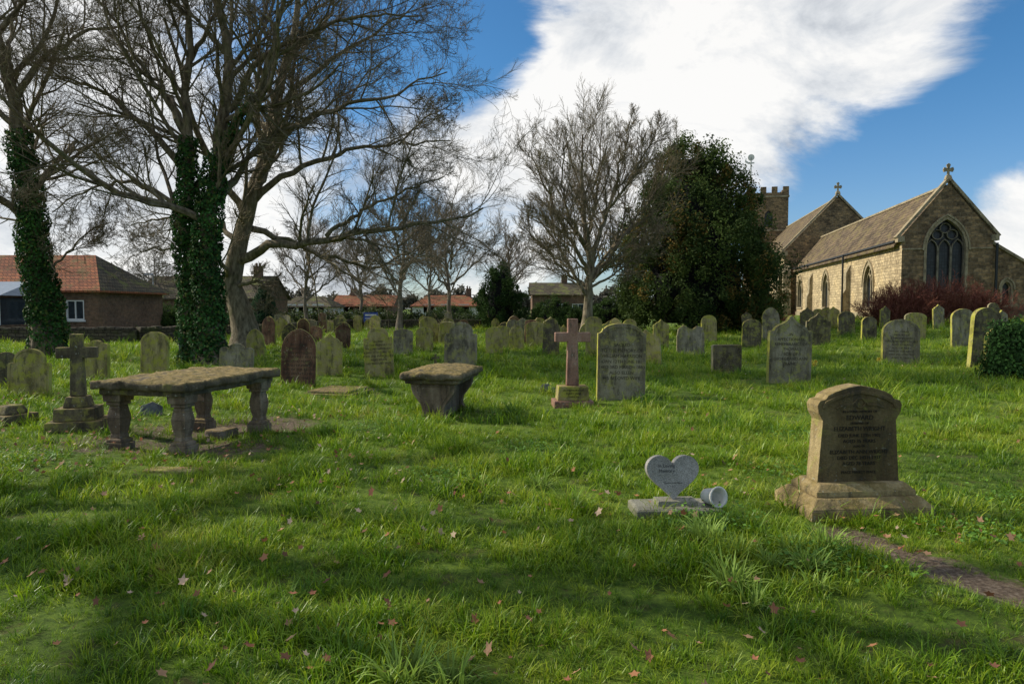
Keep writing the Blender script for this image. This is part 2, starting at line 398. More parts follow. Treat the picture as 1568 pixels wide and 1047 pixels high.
ng=bpy.data.node_groups.new('grass_scatter','GeometryNodeTree')
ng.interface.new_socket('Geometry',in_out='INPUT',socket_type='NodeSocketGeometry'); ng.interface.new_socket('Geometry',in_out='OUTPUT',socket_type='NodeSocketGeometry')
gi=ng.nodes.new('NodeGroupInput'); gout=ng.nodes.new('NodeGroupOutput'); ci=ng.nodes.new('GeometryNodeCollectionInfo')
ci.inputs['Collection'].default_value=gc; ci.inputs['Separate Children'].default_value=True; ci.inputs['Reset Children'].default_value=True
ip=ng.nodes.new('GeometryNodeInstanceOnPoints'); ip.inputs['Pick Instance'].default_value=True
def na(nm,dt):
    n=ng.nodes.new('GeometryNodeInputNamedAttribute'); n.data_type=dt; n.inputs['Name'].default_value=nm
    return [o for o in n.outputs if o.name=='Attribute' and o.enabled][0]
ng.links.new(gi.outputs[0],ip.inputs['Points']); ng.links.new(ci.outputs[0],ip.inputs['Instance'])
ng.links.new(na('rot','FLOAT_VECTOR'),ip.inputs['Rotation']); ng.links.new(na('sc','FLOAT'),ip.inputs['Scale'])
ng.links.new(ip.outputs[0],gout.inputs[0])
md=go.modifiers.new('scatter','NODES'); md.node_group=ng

def leafquads(C,size,nrm=None,spread=1.0,asp=.6,bend=.15):
    n=len(C)
    r=rng.normal(0,1,(n,3)); r/=np.linalg.norm(r,axis=1,keepdims=True)
    nn=r if nrm is None else nrm+r*spread
    nn/=np.linalg.norm(nn,axis=1,keepdims=True)+1e-9
    t=np.cross(nn,rng.normal(0,1,(n,3))); t/=np.linalg.norm(t,axis=1,keepdims=True)+1e-9
    b=np.cross(nn,t); s=(size if np.ndim(size) else np.full(n,size))[:,None]
    V=np.stack([C-t*s*.5,C-b*s*asp*.5+nn*s*bend,C+t*s*.5,C+b*s*asp*.5+nn*s*bend],1).reshape(-1,3)
    Qd=np.arange(n*4).reshape(n,4); return V,Qd
def lobed(C,size):
    n=len(C); th=np.linspace(0,2*np.pi,11)[:-1]; rad=np.array([1,.55,.95,.5,.8,.35,.8,.5,.95,.55])
    yaw=rng.uniform(0,6.28,n); ti=rng.normal(0,.45,(n,2)); cu=rng.uniform(.0,.5,n)
    x=np.cos(th)[None]*rad*size[:,None]*.5; y=np.sin(th)[None]*rad*size[:,None]*.42; z=cu[:,None]*(x**2+y**2*2)/size[:,None]*1.5
    X_=x*np.cos(yaw)[:,None]-y*np.sin(yaw)[:,None]; Y_=x*np.sin(yaw)[:,None]+y*np.cos(yaw)[:,None]
    Z_=z+X_*ti[:,:1]+Y_*ti[:,1:]
    V=np.stack([X_,Y_,Z_],-1)+C[:,None,:]
    return V.reshape(-1,3),np.arange(n*10).reshape(n,10)
x,y=pts_wedge(2,7,26); xb,yb=pts_wedge(7,20,5.0); x=np.r_[x,xb]; y=np.r_[y,yb]
x2=rng.uniform(-9,-1.5,1200); y2=rng.uniform(6.3,12,1200); x=np.concatenate([x,x2]); y=np.concatenate([y,y2])
x3=rng.uniform(2,4,260); y3=rng.uniform(2.8,5.4,260); x=np.concatenate([x,x3]); y=np.concatenate([y,y3])
cl=np.clip(.3+1.2*fbm(x,y,.9),0,1); kp=rng.uniform(0,1,len(x))<.10+.9*cl; x,y=x[kp],y[kp]
C=np.stack([x,y,H(x,y)+rng.uniform(.03,.10,len(x))],-1)
V,Qd=lobed(C,rng.uniform(.025,.075,len(x)))
pal=np.array([[.42,.19,.09],[.32,.13,.07],[.48,.27,.15],[.58,.40,.27],[.2,.09,.05]])
col=np.repeat(pal[rng.integers(0,5,len(x))]*rng.uniform(.7,1.2,(len(x),1)),10,0)
link(bpy.data.objects.new('fallen_leaves',np_mesh('fallen_leaves',V,Qd,[M_deadleaf],col)))
cs=[(1.45,4.9,.4),(1.9,4.1,.35),(2.6,6.3,.5),(-.6,6.2,.4),(3.6,8.2,.6),(-1.8,8.9,.6),(3.3,4.7,.4),(.3,7.6,.5),(-4.8,6.9,.5),(4.3,5.6,.5)]
C=[]
for cx,cy,r in cs:
    n=int(700*r); a=rng.normal(0,r*.5,(n,2)); C.append(np.stack([cx+a[:,0],cy+a[:,1],H(cx+a[:,0],cy+a[:,1])+rng.uniform(.03,.1,n)],-1))
C=np.concatenate(C); V,Qd=leafquads(C,rng.uniform(.02,.04,len(C)),np.tile([0,0,1.],(len(C),1)),.6,.8,.1)
col=np.repeat(np.array([.12,.24,.03])*rng.uniform(.6,1.5,(len(C),1)),4,0)
link(bpy.data.objects.new('ground_weeds',np_mesh('ground_weeds',V,Qd,[M_leaf],col)))

M_yel=plain_mat('petal_yellow',(.75,.6,.05),.5); M_yel2=plain_mat('trumpet_yellow',(.8,.45,.02),.5); M_stem=plain_mat('stem_green',(.08,.18,.04),.5)
def daff(px,py,s=1,n=60,fl=0):
    x,y,z=G(px,py)
    V,Qd,tip=blades(n,.10*s,.15*s,.30*s,.019*s,1.5,6)
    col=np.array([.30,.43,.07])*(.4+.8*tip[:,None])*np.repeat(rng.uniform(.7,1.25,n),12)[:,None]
    me=np_mesh('daffodil_clump',V,Qd,[M_leaf],col); o=bpy.data.objects.new('daffodil_clump',me); o.location=(x,y,z); link(o)
    if fl:
        mb=MB()
        for i in range(fl):
            a=rng.uniform(0,6.28); r=rng.uniform(.03,.12); h=rng.uniform(.25,.36)
            M=T(r*math.cos(a),r*math.sin(a),h)@Matrix.Rotation(1.2,4,'X')
            for k in range(6):
                b=k*math.pi/3; mb.add([(0,0,0),(.045*math.cos(b-.35),.045*math.sin(b-.35),.004),(.06*math.cos(b),.06*math.sin(b),.0),(.045*math.cos(b+.35),.045*math.sin(b+.35),.004)],[(0,1,2,3)],0,M)
            pr=[(.014*math.cos(t),.014*math.sin(t),0) for t in np.linspace(0,6.28,8)[:-1]]+[(.02*math.cos(t),.02*math.sin(t),.035) for t in np.linspace(0,6.28,8)[:-1]]
            mb.add(pr,[(j,(j+1)%7,(j+1)%7+7,j+7) for j in range(7)],1,M)
            mb.box(r*math.cos(a)-.003,r*math.cos(a)+.003,r*math.sin(a)-.003,r*math.sin(a)+.003,0,h,2)
        mb.obj('daffodil_flowers',[M_yel,M_yel2,M_stem],parent=o)
for a_ in ((1085,835,.9,80),(1120,905,.9,90),(1240,875,.75,70),(1265,845,.8,70),(1180,865,.6,40),(1210,850,.7,50),(830,748,.8,50),(620,1052,.9,90),(690,1060,.8,60),(1440,665,1.0,60),(1418,640,.8,50),(1500,690,.7,40),(1340,570,.9,50,2),(1243,575,.9,50,5),(1250,905,.6,40),(760,620,.8,40),(1000,640,.6,40),(700,820,.5,30),(940,700,.5,30),(1060,820,.6,50),(1150,930,.6,50),(1130,850,.6,50),(1460,640,.7,40)):
    daff(*a_)

# ------------------------------------------------------------ headstones
def arc(cx,cz,rx,rz,a0,a1,n=10):
    return [(cx+rx*math.cos(math.radians(a)),cz+rz*math.sin(math.radians(a))) for a in np.linspace(a0,a1,n)]
def outline(kind,w,h):
    a=w/2; P=[(-a,-.25),(a,-.25)]
    if kind=='round': P+=arc(0,h-a*.75,a,a*.75,0,180,17)
    elif kind=='low': P+=arc(0,h-a*.4,a,a*.4,0,180,15)
    elif kind=='gothic':
        Hh=a*1.25; r=(Hh*Hh+a*a)/(2*a); th=math.degrees(math.asin(min(1,Hh/r)))
        P+=arc(a-r,h-Hh,r,r,0,th,8)+arc(-a+r,h-Hh,r,r,180-th,180,8)[1:]
    elif kind=='shoulder':
        s=a*.28; P+=[(a,h-a*.85),(a-s*.2,h-a*.72),(a-s,h-a*.72)]+arc(0,h-(a-s)*.8,a-s,(a-s)*.8,0,180,13)+[(-a+s,h-a*.72),(-a+s*.2,h-a*.72),(-a,h-a*.85)]
    elif kind=='ogee':
        pts=[(1,.0),(1.0,.12),(.93,.2),(.86,.17),(.80,.2),(.72,.34),(.55,.46),(.36,.54),(.2,.66),(.08,.82),(0,.9)]
        zz=h-a*.9; P+=[(a*x,zz+a*z) for x,z in pts]+[(-a*x,zz+a*z) for x,z in pts[::-1][1:]]
    elif kind=='scallop':
        P+=arc(a*.72,h-a*.45,a*.28,a*.22,0,140,6)+arc(0,h-a*.38,a*.5,a*.38,10,170,9)+arc(-a*.72,h-a*.45,a*.28,a*.22,40,180,6)
    elif kind=='bigshoulder':
        P+=[(a,h-a*.42)]+arc(a*1.0,h-a*.22,a*.2,a*.2,270,180,5)+arc(0,h-a*.26,a*.74,a*.26,8,172,13)+arc(-a*1.0,h-a*.22,a*.2,a*.2,0,-90,5)+[(-a,h-a*.42)]
    elif kind=='flat': P+=[(a,h-.02),(a*.9,h),(-a*.9,h),(-a,h-.02)]
    elif kind=='irregular': P+=[(a,h*.7),(a*.85,h*.93),(a*.45,h*.97),(a*.15,h*.86),(-a*.1,h*.88),(-a*.5,h),(-a*.9,h*.86),(-a,h*.6)]
    Q=[P[0]]
    for p in P[1:]:
        if math.hypot(p[0]-Q[-1][0],p[1]-Q[-1][1])>1e-4: Q.append(p)
    return Q
def text(s,size,loc,mat,parent,z=.001,sp=1.1,align='CENTER'):
    c=bpy.data.curves.new('inscription','FONT'); c.body=s; c.size=size; c.extrude=z; c.align_x=align; c.space_line=sp; c.resolution_u=3
    c.materials.append(mat); o=bpy.data.objects.new('inscription',c); o.rotation_euler=(math.pi/2,0,0); o.location=loc; link(o,parent); return o
EP=["IN LOVING\nMEMORY OF\nJOHN SMITHSON\nWHO DIED MAY 4TH 1893\nAGED 67 YEARS\nALSO OF MARY\nWIFE OF THE ABOVE\nDIED JAN 11TH 1901\nAGED 72 YEARS",
    "SACRED\nTO THE MEMORY OF\nWILLIAM HARRISON\nBORN 12TH JUNE 1811\nDIED 3RD MARCH 1880\nALSO ELLEN\nHIS BELOVED WIFE",
    "IN\nAFFECTIONATE\nREMEMBRANCE OF\nTHOMAS\nSON OF\nGEORGE AND ANN\nRAINE"]
FR={'g':M_stone_grey,'b':M_stone_buff,'r':M_stone_red,'d':M_stone_dark,'s':M_slate}
def headstone(px,base,top,wpx,kind,m='g',edge='l',rz=0,lean=0,tilt=0,th=.1,txt=False):
    x,y,z=G(px,base); k=y/F
    h=(base-top)*k; w_=wpx*k
    w_=w_/max(.75,math.cos(rz))
    if lean==0: lean=random.uniform(-.045,.045)
    if tilt==0: tilt=random.uniform(-.08,.04)
    if rz==0: rz=random.uniform(-.12,.12)
    mb=MB(); P=outline(kind,w_,h); mb.prism(P,-th/2,th/2,0,1)
    if txt or (wpx>40):
        ins=.86; Pi=[(a*ins,(b-h*.5)*.90+h*.5) for a,b in P if b>0]; Pi=[(P[1][0]*ins,h*.12)]+Pi+[(P[0][0]*ins,h*.12)]
        Po=[(a*1.05,(b-h*.5)*1.03+h*.5) for a,b in Pi]
        mb.ring(Po,Pi,-th/2-.012,-th/2+.004,0)
    o=mb.obj('headstone',[FR[m],M_edge_lichen if edge=='l' else M_edge_grey],(x,y,z),bevel=min(.012,th*.12),rot=(tilt,lean,rz))
    if txt: text(random.choice(EP),h*.058,(0,-th/2-.002,h*.70),M_textg,o,sp=1.25)
    return o
HS=[(12,592,538,20,'round','d','l',.6),(45,605,533,60,'shoulder','b','l',.1),(148,582,520,40,'scallop','b','l'),(237,572,507,42,'round','b','l'),
(290,547,515,30,'flat','s','g'),(362,565,525,50,'scallop','g','g',.1),(392,545,503,28,'gothic','b','l',-.2),(457,590,502,52,'gothic','r','l',.1,.03,-.03,.1,True),
(505,574,509,38,'ogee','b','l'),(582,577,500,44,'shoulder','b','l',0,0,.02,.1,True),(650,537,500,26,'round','b'),(705,563,492,50,'shoulder','g','g',.02,.02),
(617,543,503,30,'low','g'),(757,540,500,26,'round','b'),(791,537,497,22,'gothic','b'),(812,528,500,18,'flat','d'),(843,543,487,26,'shoulder','d'),
(910,545,484,26,'round','b'),(992,556,503,40,'ogee','b','g',-.3,-.08),(1012,533,488,24,'ogee','b'),(1057,543,497,42,'irregular','g','g'),(1086,522,482,24,'round','b'),
(1252,528,478,36,'ogee','d','g'),(1235,505,470,22,'ogee','d'),(1296,512,476,26,'round','d'),(1378,557,488,54,'round','g','l',-.1,0,0,.14,True),(1400,520,478,34,'low','b','g'),
(1474,530,472,36,'round','g','l'),(1503,562,470,44,'round','d','l',.1,0,0,.14),
(950,611,494,74,'bigshoulder','g','l',.02,.01,.01,.12,True),(1207,585,482,66,'ogee','g','l',.05,.01,.01,.13,True),(1112,572,527,44,'flat','d','g',.02,0,0,.16,True),
(1150,530,488,30,'round','d'),(1180,520,470,26,'gothic','g'),(1330,520,484,24,'round','d'),(935,525,490,22,'gothic','d'),(965,528,488,20,'round','b')]
for a_ in HS: headstone(*a_)
for i in range(60):
    px=random.uniform(395,960); b=random.choice([504,508,512,517,523,530])+random.uniform(-2,2)
    x,y,z=G(px,b); hh=random.uniform(.7,1.3)*F/y; ww=random.uniform(.45,.75)*F/y
    headstone(px,b,b-hh,ww,random.choice(['round','gothic','shoulder','ogee','low','round']),random.choice('gbbdgrb'),random.choice('llg'),random.uniform(-.35,.35),random.uniform(-.09,.09),random.uniform(-.1,.08))
for i in range(14):
    px=random.uniform(1050,1560); b=random.uniform(497,512)
    x,y,z=G(px,b); hh=random.uniform(.8,1.3)*F/y; ww=random.uniform(.5,.7)*F/y
    if y<40: headstone(px,b,b-hh,ww,random.choice(['round','gothic','shoulder','ogee']),random.choice('gbdb'),random.choice('lg'),random.uniform(-.2,.2),random.uniform(-.06,.06))

def cross_outline(w,h,t,ta=None):
    ta=ta or t; z=h-w*.52
    return [(-t*.62,0),(t*.62,0),(t*.5,z-ta/2),(w/2,z-ta/2),(w/2,z+ta/2),(t*.5,z+ta/2),(t*.5,h),(-t*.5,h),(-t*.5,z+ta/2),(-w/2,z+ta/2),(-w/2,z-ta/2),(-t*.5,z-ta/2)]
x,y,z=G(122,655); mb=MB()
mb.box(-.32,.32,-.3,.3,-.15,.14,0,None,.01,.01); mb.box(-.24,.24,-.22,.22,.142,.30,0,None,.01,.01); mb.box(-.15,.15,-.14,.14,.302,.44,0,None,.03,.03)
mb.prism([(a,b+.442) for a,b in cross_outline(.46,.80,.14,.14)],-.06,.06,0,0)
mb.obj('cross_monument',[M_stone_dark],(x,y,z-.02),rz=.3,bevel=.012)
x,y,z=G(876,620); mb=MB()
mb.box(-.34,.34,-.25,.25,-.1,.10,0,None,.01,.01); mb.box(-.27,.27,-.18,.18,.102,.34,1,None,.02,.02)
mb.prism([(a,b+.342) for a,b in cross_outline(.60,1.13,.17,.16)],-.07,.07,0,0)
o=mb.obj('granite_cross_monument',[M_pinkgranite,M_stone_buff],(x,y,z),rz=.06,bevel=.012)
text("IN MEMORY OF\nMARY JANE\nPARKIN",.05,(0,-.178,.26),M_text,o)
x,y,z=G(703,562); mb=MB(); mb.prism([(a,b) for a,b in cross_outline(.36,.62,.08,.08)],-.10,-.06,0,0)
mb.obj('relief_cross',[M_stone_grey],(x,y,z+.42))
x,y,z=G(667,566); mb=MB(); mb.prism(cross_outline(.2,.42,.05,.05),-.02,.02); mb.obj('small_wooden_cross',[M_stone_dark],(x,y,z),rz=.5)
x,y,z=G(510,606); mb=MB(); mb.box(-.5,.5,-.55,.55,-.1,.05,0); mb.box(-.43,.43,-.48,.48,.052,.10,0,None,.02,.02); mb.obj('ledger_slab',[M_tomb],(x,y+.45,z),rz=-.25,bevel=.02)
x,y,z=G(0,652); mb=MB(); mb.box(-.22,.22,-.25,.25,-.1,.14,0); mb.box(-.15,.15,-.17,.17,.142,.26,0,None,.05,.05); mb.obj('broken_grave_base',[M_stone_dark],(x,y+.2,z),rz=-.3,bevel=.02)
x,y,z=G(838,600); mb=MB(); mb.prism([(-.16,-.05),(.16,-.05),(.17,.06),(.05,.16),(-.06,.17),(-.15,.1)],-.04,.04); mb.obj('broken_slate_marker',[M_slate],(x,y,z),bevel=.01,rot=(-.5,0,.2))
x,y,z=G(232,635); mb=MB(); mb.prism([(-.16,-.05),(.16,-.05),(.15,.12),(.02,.2),(-.14,.14)],-.05,.05); mb.obj('broken_slate_marker',[M_slate],(x,y,z),bevel=.01,rot=(-.3,0,.4))
x,y,z=G(265,722); mb=MB(); mb.box(-.26,.26,-.09,.09,-.05,.03,0); mb.obj('flush_grave_marker',[M_stone_buff],(x,y,z),bevel=.01,rz=-.1)

def rough_slab(name,lx,ly,z0,z1,mat,parent,amp=.012,seed=1,arris=.03,dome=0):
    bm=bmesh.new()
    bmesh.ops.create_cube(bm,size=1)
    bmesh.ops.scale(bm,vec=(lx,ly,z1-z0),verts=bm.verts); bmesh.ops.translate(bm,vec=(0,0,(z0+z1)/2),verts=bm.verts)
    bmesh.ops.bevel(bm,geom=list(bm.edges),offset=arris,segments=2,profile=.6,affect='EDGES')
    bmesh.ops.subdivide_edges(bm,edges=[e for e in bm.edges if e.calc_length()>.3],cuts=30,use_grid_fill=True)
    for v in bm.verts:
        n=mn.noise_vector(v.co*6+Vector((seed,0,0)))*amp+mn.noise_vector(v.co*19)*amp*.6+mn.noise_vector(v.co*45)*amp*.35
        v.co+=n
        if dome and v.co.z>(z0+z1)/2: v.co.z+=dome*max(0,(1-(2*v.co.x/lx)**2))*max(0,(1-(2*v.co.y/ly)**4))
    bmesh.ops.recalc_face_normals(bm,faces=bm.faces)
    me=bpy.data.meshes.new(name); bm.to_mesh(me); bm.free(); me.materials.append(mat)
    me.polygons.foreach_set('use_smooth',[True]*len(me.polygons))
    o=bpy.data.objects.new(name,me); link(o,parent); return o
zt=hz(-3.84,8.33)
tb=empty('table_tomb',(-3.90,8.32,zt),math.radians(-13))
rough_slab('slab_top',1.22,1.88,.735,.83,M_tomb,tb,.022,seed=3,dome=.012)
rough_slab('slab_moulding',1.08,1.74,.67,.74,M_tomb,tb,.009,seed=5,arris=.02)
def leg(cx,cy,h):
    mb=MB()
    prof=[(-.05,.11),(.12,.11),(.121,.095),(.15,.095),(.17,.07),(.22,.062),(.30,.078),(.40,.088),(.50,.072),(.54,.066),(.545,.088),(.58,.09),(.585,.108),(h,.115)]
    for (z0,r0),(z1,r1) in zip(prof[:-1],prof[1:]):
        if z1-z0<.01: continue
        v=[(-r0,-r0,z0),(r0,-r0,z0),(r0,r0,z0),(-r0,r0,z0),(-r1,-r1,z1),(r1,-r1,z1),(r1,r1,z1),(-r1,r1,z1)]
        mb.add(v,[(0,1,5,4),(1,2,6,5),(2,3,7,6),(3,0,4,7),(4,5,6,7),(3,2,1,0)])
    mb.obj('leg',[M_tombleg],(cx,cy,0),bevel=.006,parent=tb,rz=random.uniform(-.06,.06))
for cx in (-.42,.42):
    for cy in (-.72,.72): leg(cx,cy,.69)
rough_slab('fallen_block',.26,.34,-.03,.10,M_tombleg,tb,.02,seed=9).location=(.12,.35,0)
x,y,z=G(672,640)
t2=empty('box_table_tomb',(x+.02,y+.55,z),math.radians(-9))
rough_slab('slab_top',.92,1.5,.57,.665,M_tomb,t2,.018,seed=13,dome=.06,arris=.035)
rough_slab('slab_moulding',.80,1.38,.51,.575,M_tomb,t2,.008,seed=15,arris=.02)
mb=MB()
bomb=[(.19,-.1),(.195,.04),(.165,.07),(.16,.13),(.18,.20),(.24,.28),(.30,.36),(.325,.43),(.33,.515),(-.33,.515),(-.325,.43),(-.30,.36),(-.24,.28),(-.18,.20),(-.16,.13),(-.165,.07),(-.195,.04),(-.19,-.1)]
mb.prism(bomb,-.62,-.48); mb.prism(bomb,.48,.62)
mb.box(-.12,.12,-.478,.478,-.1,.51,0)
sh=[(a*.78,b*.82+.06) for a,b in bomb[2:16]]; sh2=[(a*.9,(b-.3)*.9+.3) for a,b in sh]
mb.ring(sh,sh2,-.634,-.618)
mb.obj('shaped_supports',[M_tombleg],parent=t2,bevel=.012)

x,y=2.72,5.36; z=hz(x,y)
e=empty('inscribed_headstone',(x-.02,y,z-.02),math.radians(5))
mb=MB()
mb.box(-.49,.49,-.30,.30,-.08,.10,0); mb.box(-.49,.49,-.30,.30,.10,.17,0,None,.07,.07)
mb.box(-.40,.40,-.20,.20,.168,.215,0); mb.box(-.395,.395,-.195,.195,.213,.26,0,None,.045,.045)
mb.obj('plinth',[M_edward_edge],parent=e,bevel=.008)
mb=MB()
P=[(-.335,.255),(.335,.255),(.30,.74),(.335,.80),(.345,.86),(.325,.895),(.28,.905),(.26,.935)]+[(.2,.965),(.1,.995),(0,1.012),(-.1,.995),(-.2,.965)]+[(-.26,.935),(-.28,.905),(-.325,.895),(-.345,.86),(-.335,.80),(-.30,.74)]
mb.prism(P,-.085,.085,0,1)
Pi=[(.285,.83),(.26,.87),(.2,.90),(.1,.932),(0,.948),(-.1,.932),(-.2,.90),(-.26,.87),(-.285,.83)]; Po=[(.31,.84),(.285,.89),(.21,.925),(.1,.958),(0,.975),(-.1,.958),(-.21,.925),(-.285,.89),(-.31,.84)]
mb.ring(Po,Pi,-.097,-.083,0)
for sx in (-1,1): mb.ring([(sx*.03,.90),(sx*.07,.87),(sx*.14,.865),(sx*.2,.84)],[(sx*.03,.88),(sx*.07,.85),(sx*.14,.848),(sx*.19,.828)],-.092,-.083,0)
mb.ring(arc(0,.875,.045,.045,0,360,13),arc(0,.875,.03,.03,0,360,13),-.093,-.083,0)
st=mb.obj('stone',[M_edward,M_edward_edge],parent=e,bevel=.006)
for s_,sz,zz in (("IN LOVING MEMORY OF",.026,.80),("EDWARD",.052,.745),("HUSBAND OF",.024,.71),("ELIZABETH WRIGHT",.046,.66),("DIED JUNE 12TH 1902",.036,.61),("AGED 35 YEARS",.038,.565),("ALSO OF",.024,.53),("ELIZABETH ANN WRIGHT",.041,.48),("DIED DEC 24TH 1937",.038,.435),("AGED 78 YEARS",.038,.39),("PEACE PERFECT PEACE",.028,.325)):
    text(s_,sz,(0,-.0865,zz),M_text,st,z=.002)

x,y,_=G(1034,792); y+=.17; x=(1036-784)/F*y; z=hz(x,y)
hb=empty('heart_memorial',(x,y,z),math.radians(3))
mb=MB(); mb.box(-.33,.33,-.16,.16,-.06,.045,0); mb.box(-.33,.33,-.16,.16,.045,.06,0,None,.02,.02); mb.box(-.15,.17,-.07,.09,.059,.095,0,None,.01,.01); mb.obj('base_slab',[M_granite_d],parent=hb,bevel=.004)
hp=[]
for t in np.linspace(0,2*math.pi,65)[:-1]:
    hx=16*math.sin(t)**3; hy=13*math.cos(t)-5*math.cos(2*t)-2*math.cos(3*t)-math.cos(4*t); hp.append((hx/16*.205,hy/16*.2))
hp=[(a,b+.285) for a,b in hp]
mb=MB(); mb.prism(hp[::-1],-.035,.035); h=mb.obj('heart',[M_granite],(-.01,.01,-.005),bevel=.01,parent=hb,rot=(-.12,0,0))
text("In Loving\nMemory",.036,(-.05,-.036,.345),M_textl,h,z=.0008); text("Forever in our hearts",.016,(0,-.036,.22),M_textl,h,z=.0008)
mb=MB(); n=28
prof=[(.0,-.075),(.046,-.075),(.056,-.07),(.064,0),(.068,.055),(.082,.072),(.082,.08),(.070,.08),(.060,.05),(.052,-.055),(0,-.06)]
vs=[];fs=[]
for r,zz in prof: vs+=[(r*math.cos(a),r*math.sin(a),zz) for a in np.linspace(0,2*math.pi,n+1)[:-1]]
for i in range(len(prof)-1): fs+=[(i*n+j,i*n+(j+1)%n,(i+1)*n+(j+1)%n,(i+1)*n+j) for j in range(n)]
mb.add(vs,fs); mb.obj('flower_vase',[M_white],(.28,-.05,.125),parent=hb,smooth=True,rot=(math.radians(80),0,math.radians(20)))

# ------------------------------------------------------------ trees
def resample(pts,K,jit=.08):
    pts=np.asarray(pts,float); d=np.r_[0,np.cumsum(np.linalg.norm(np.diff(pts,axis=0),axis=1))]
    t=np.linspace(0,d[-1],K); out=np.stack([np.interp(t,d,pts[:,i]) for i in range(3)],-1)
    for _ in range(2):
        o=out.copy(); o[1:-1]=.25*out[:-2]+.5*out[1:-1]+.25*out[2:]; out=o
    seg=d[-1]/K
    out[1:-1]+=rng.normal(0,jit*seg,(K-2,3)); return out
def grow(P,R,n,K,ratio,ang,up,wig,tmin=.2,rs=.6,rmin=.004,tmax=1.0,Lcap=99,tfall=.55):
    B,Kp=P.shape[:2]
    Lp=np.linalg.norm(np.diff(P,axis=1),axis=2).sum(1)
    t=tmin+(tmax-tmin)*((np.arange(n)[None]+rng.uniform(0,1,(B,n)))/n)
    f=t*(Kp-1); i=np.minimum(f.astype(int),Kp-2); fr=(f-i)
    bi=np.arange(B)[:,None]
    p0=P[bi,i]; p1=P[bi,i+1]; pos=p0+(p1-p0)*fr[...,None]; tg=p1-p0; tg/=np.linalg.norm(tg,axis=2,keepdims=True)+1e-9
    rr=R[bi,i]*(1-fr)+R[bi,i+1]*fr
    L=np.minimum(Lp[:,None]*ratio*(1-tfall*t)*rng.uniform(.5,1.3,(B,n)),Lcap)
    pos=pos.reshape(-1,3); tg=tg.reshape(-1,3); rr=rr.reshape(-1); L=L.reshape(-1); M_=len(pos)
    perp=np.cross(tg,rng.normal(0,1,(M_,3))); perp/=np.linalg.norm(perp,axis=1,keepdims=True)+1e-9
    perp[:,2]+=.1; a=np.radians(ang*rng.uniform(.65,1.3,M_))[:,None]
    d=np.cos(a)*tg+np.sin(a)*perp; d/=np.linalg.norm(d,axis=1,keepdims=True)
    out=[pos]; cur=pos
    for k in range(K-1):
        d=d+rng.normal(0,wig,(M_,3))+np.array([0,0,up]); d/=np.linalg.norm(d,axis=1,keepdims=True)
        cur=cur+d*(L/(K-1))[:,None]; out.append(cur)
    P2=np.stack(out,1)
    r0=np.maximum(np.minimum(rr*rs,L*.022+.002),rmin); R2=np.maximum(r0[:,None]*np.linspace(1,.3,K)[None],rmin*.8)
    return P2,R2
def tubes(groups):
    Vs=[];Qs=[];off=0
    for P,R,s in groups:
        B,K=P.shape[:2]
        Tn=np.gradient(P,axis=1); Tn/=np.linalg.norm(Tn,axis=2,keepdims=True)+1e-9
        od=P[:,-1]-P[:,0]; ax=np.zeros((B,3)); ax[np.arange(B),np.argmin(np.abs(od),axis=1)]=1
        b1=np.cross(Tn,ax[:,None,:]); b1/=np.linalg.norm(b1,axis=2,keepdims=True)+1e-9; b2=np.cross(Tn,b1)
        th=np.arange(s)*2*np.pi/s
        V=P[:,:,None,:]+R[:,:,None,None]*(np.cos(th)[None,None,:,None]*b1[:,:,None,:]+np.sin(th)[None,None,:,None]*b2[:,:,None,:])
        i=np.arange(B*K*s).reshape(B,K,s)+off
        a=i[:,:-1,:]; b=np.roll(a,-1,axis=2); c=np.roll(i[:,1:,:],-1,axis=2); d=i[:,1:,:]
        Qs.append(np.stack([a,b,c,d],-1).reshape(-1,4)); Vs.append(V.reshape(-1,3)); off+=B*K*s
    return np.concatenate(Vs),np.concatenate(Qs)
def ivy_leaves(lines,size,thick):
    Cs=[];Ns=[];Ks=[]
    for pts,r0,r1,m in lines:
        P=resample(pts,24); t=rng.beta(1,1.25,m); f=t*23; i=np.minimum(f.astype(int),22); fr=(f-i)[:,None]
        c=P[i]*(1-fr)+P[i+1]*fr; r=(r0+(r1-r0)*t)
        a=rng.uniform(0,2*np.pi,m); lump=1+.6*np.sin(a*2+t*19+rng.uniform(0,6))*np.sin(t*31+a)
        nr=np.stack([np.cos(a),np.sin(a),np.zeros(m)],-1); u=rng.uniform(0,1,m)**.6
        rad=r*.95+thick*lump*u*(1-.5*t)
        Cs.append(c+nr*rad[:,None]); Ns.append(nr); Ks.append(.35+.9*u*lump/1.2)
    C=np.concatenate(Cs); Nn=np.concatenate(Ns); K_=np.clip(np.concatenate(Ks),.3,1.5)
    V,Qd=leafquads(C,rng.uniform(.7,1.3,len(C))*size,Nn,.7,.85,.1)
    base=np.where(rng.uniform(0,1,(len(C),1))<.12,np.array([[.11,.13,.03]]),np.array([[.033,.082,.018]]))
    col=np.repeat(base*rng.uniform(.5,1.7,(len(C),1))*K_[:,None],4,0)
    return V,Qd,col
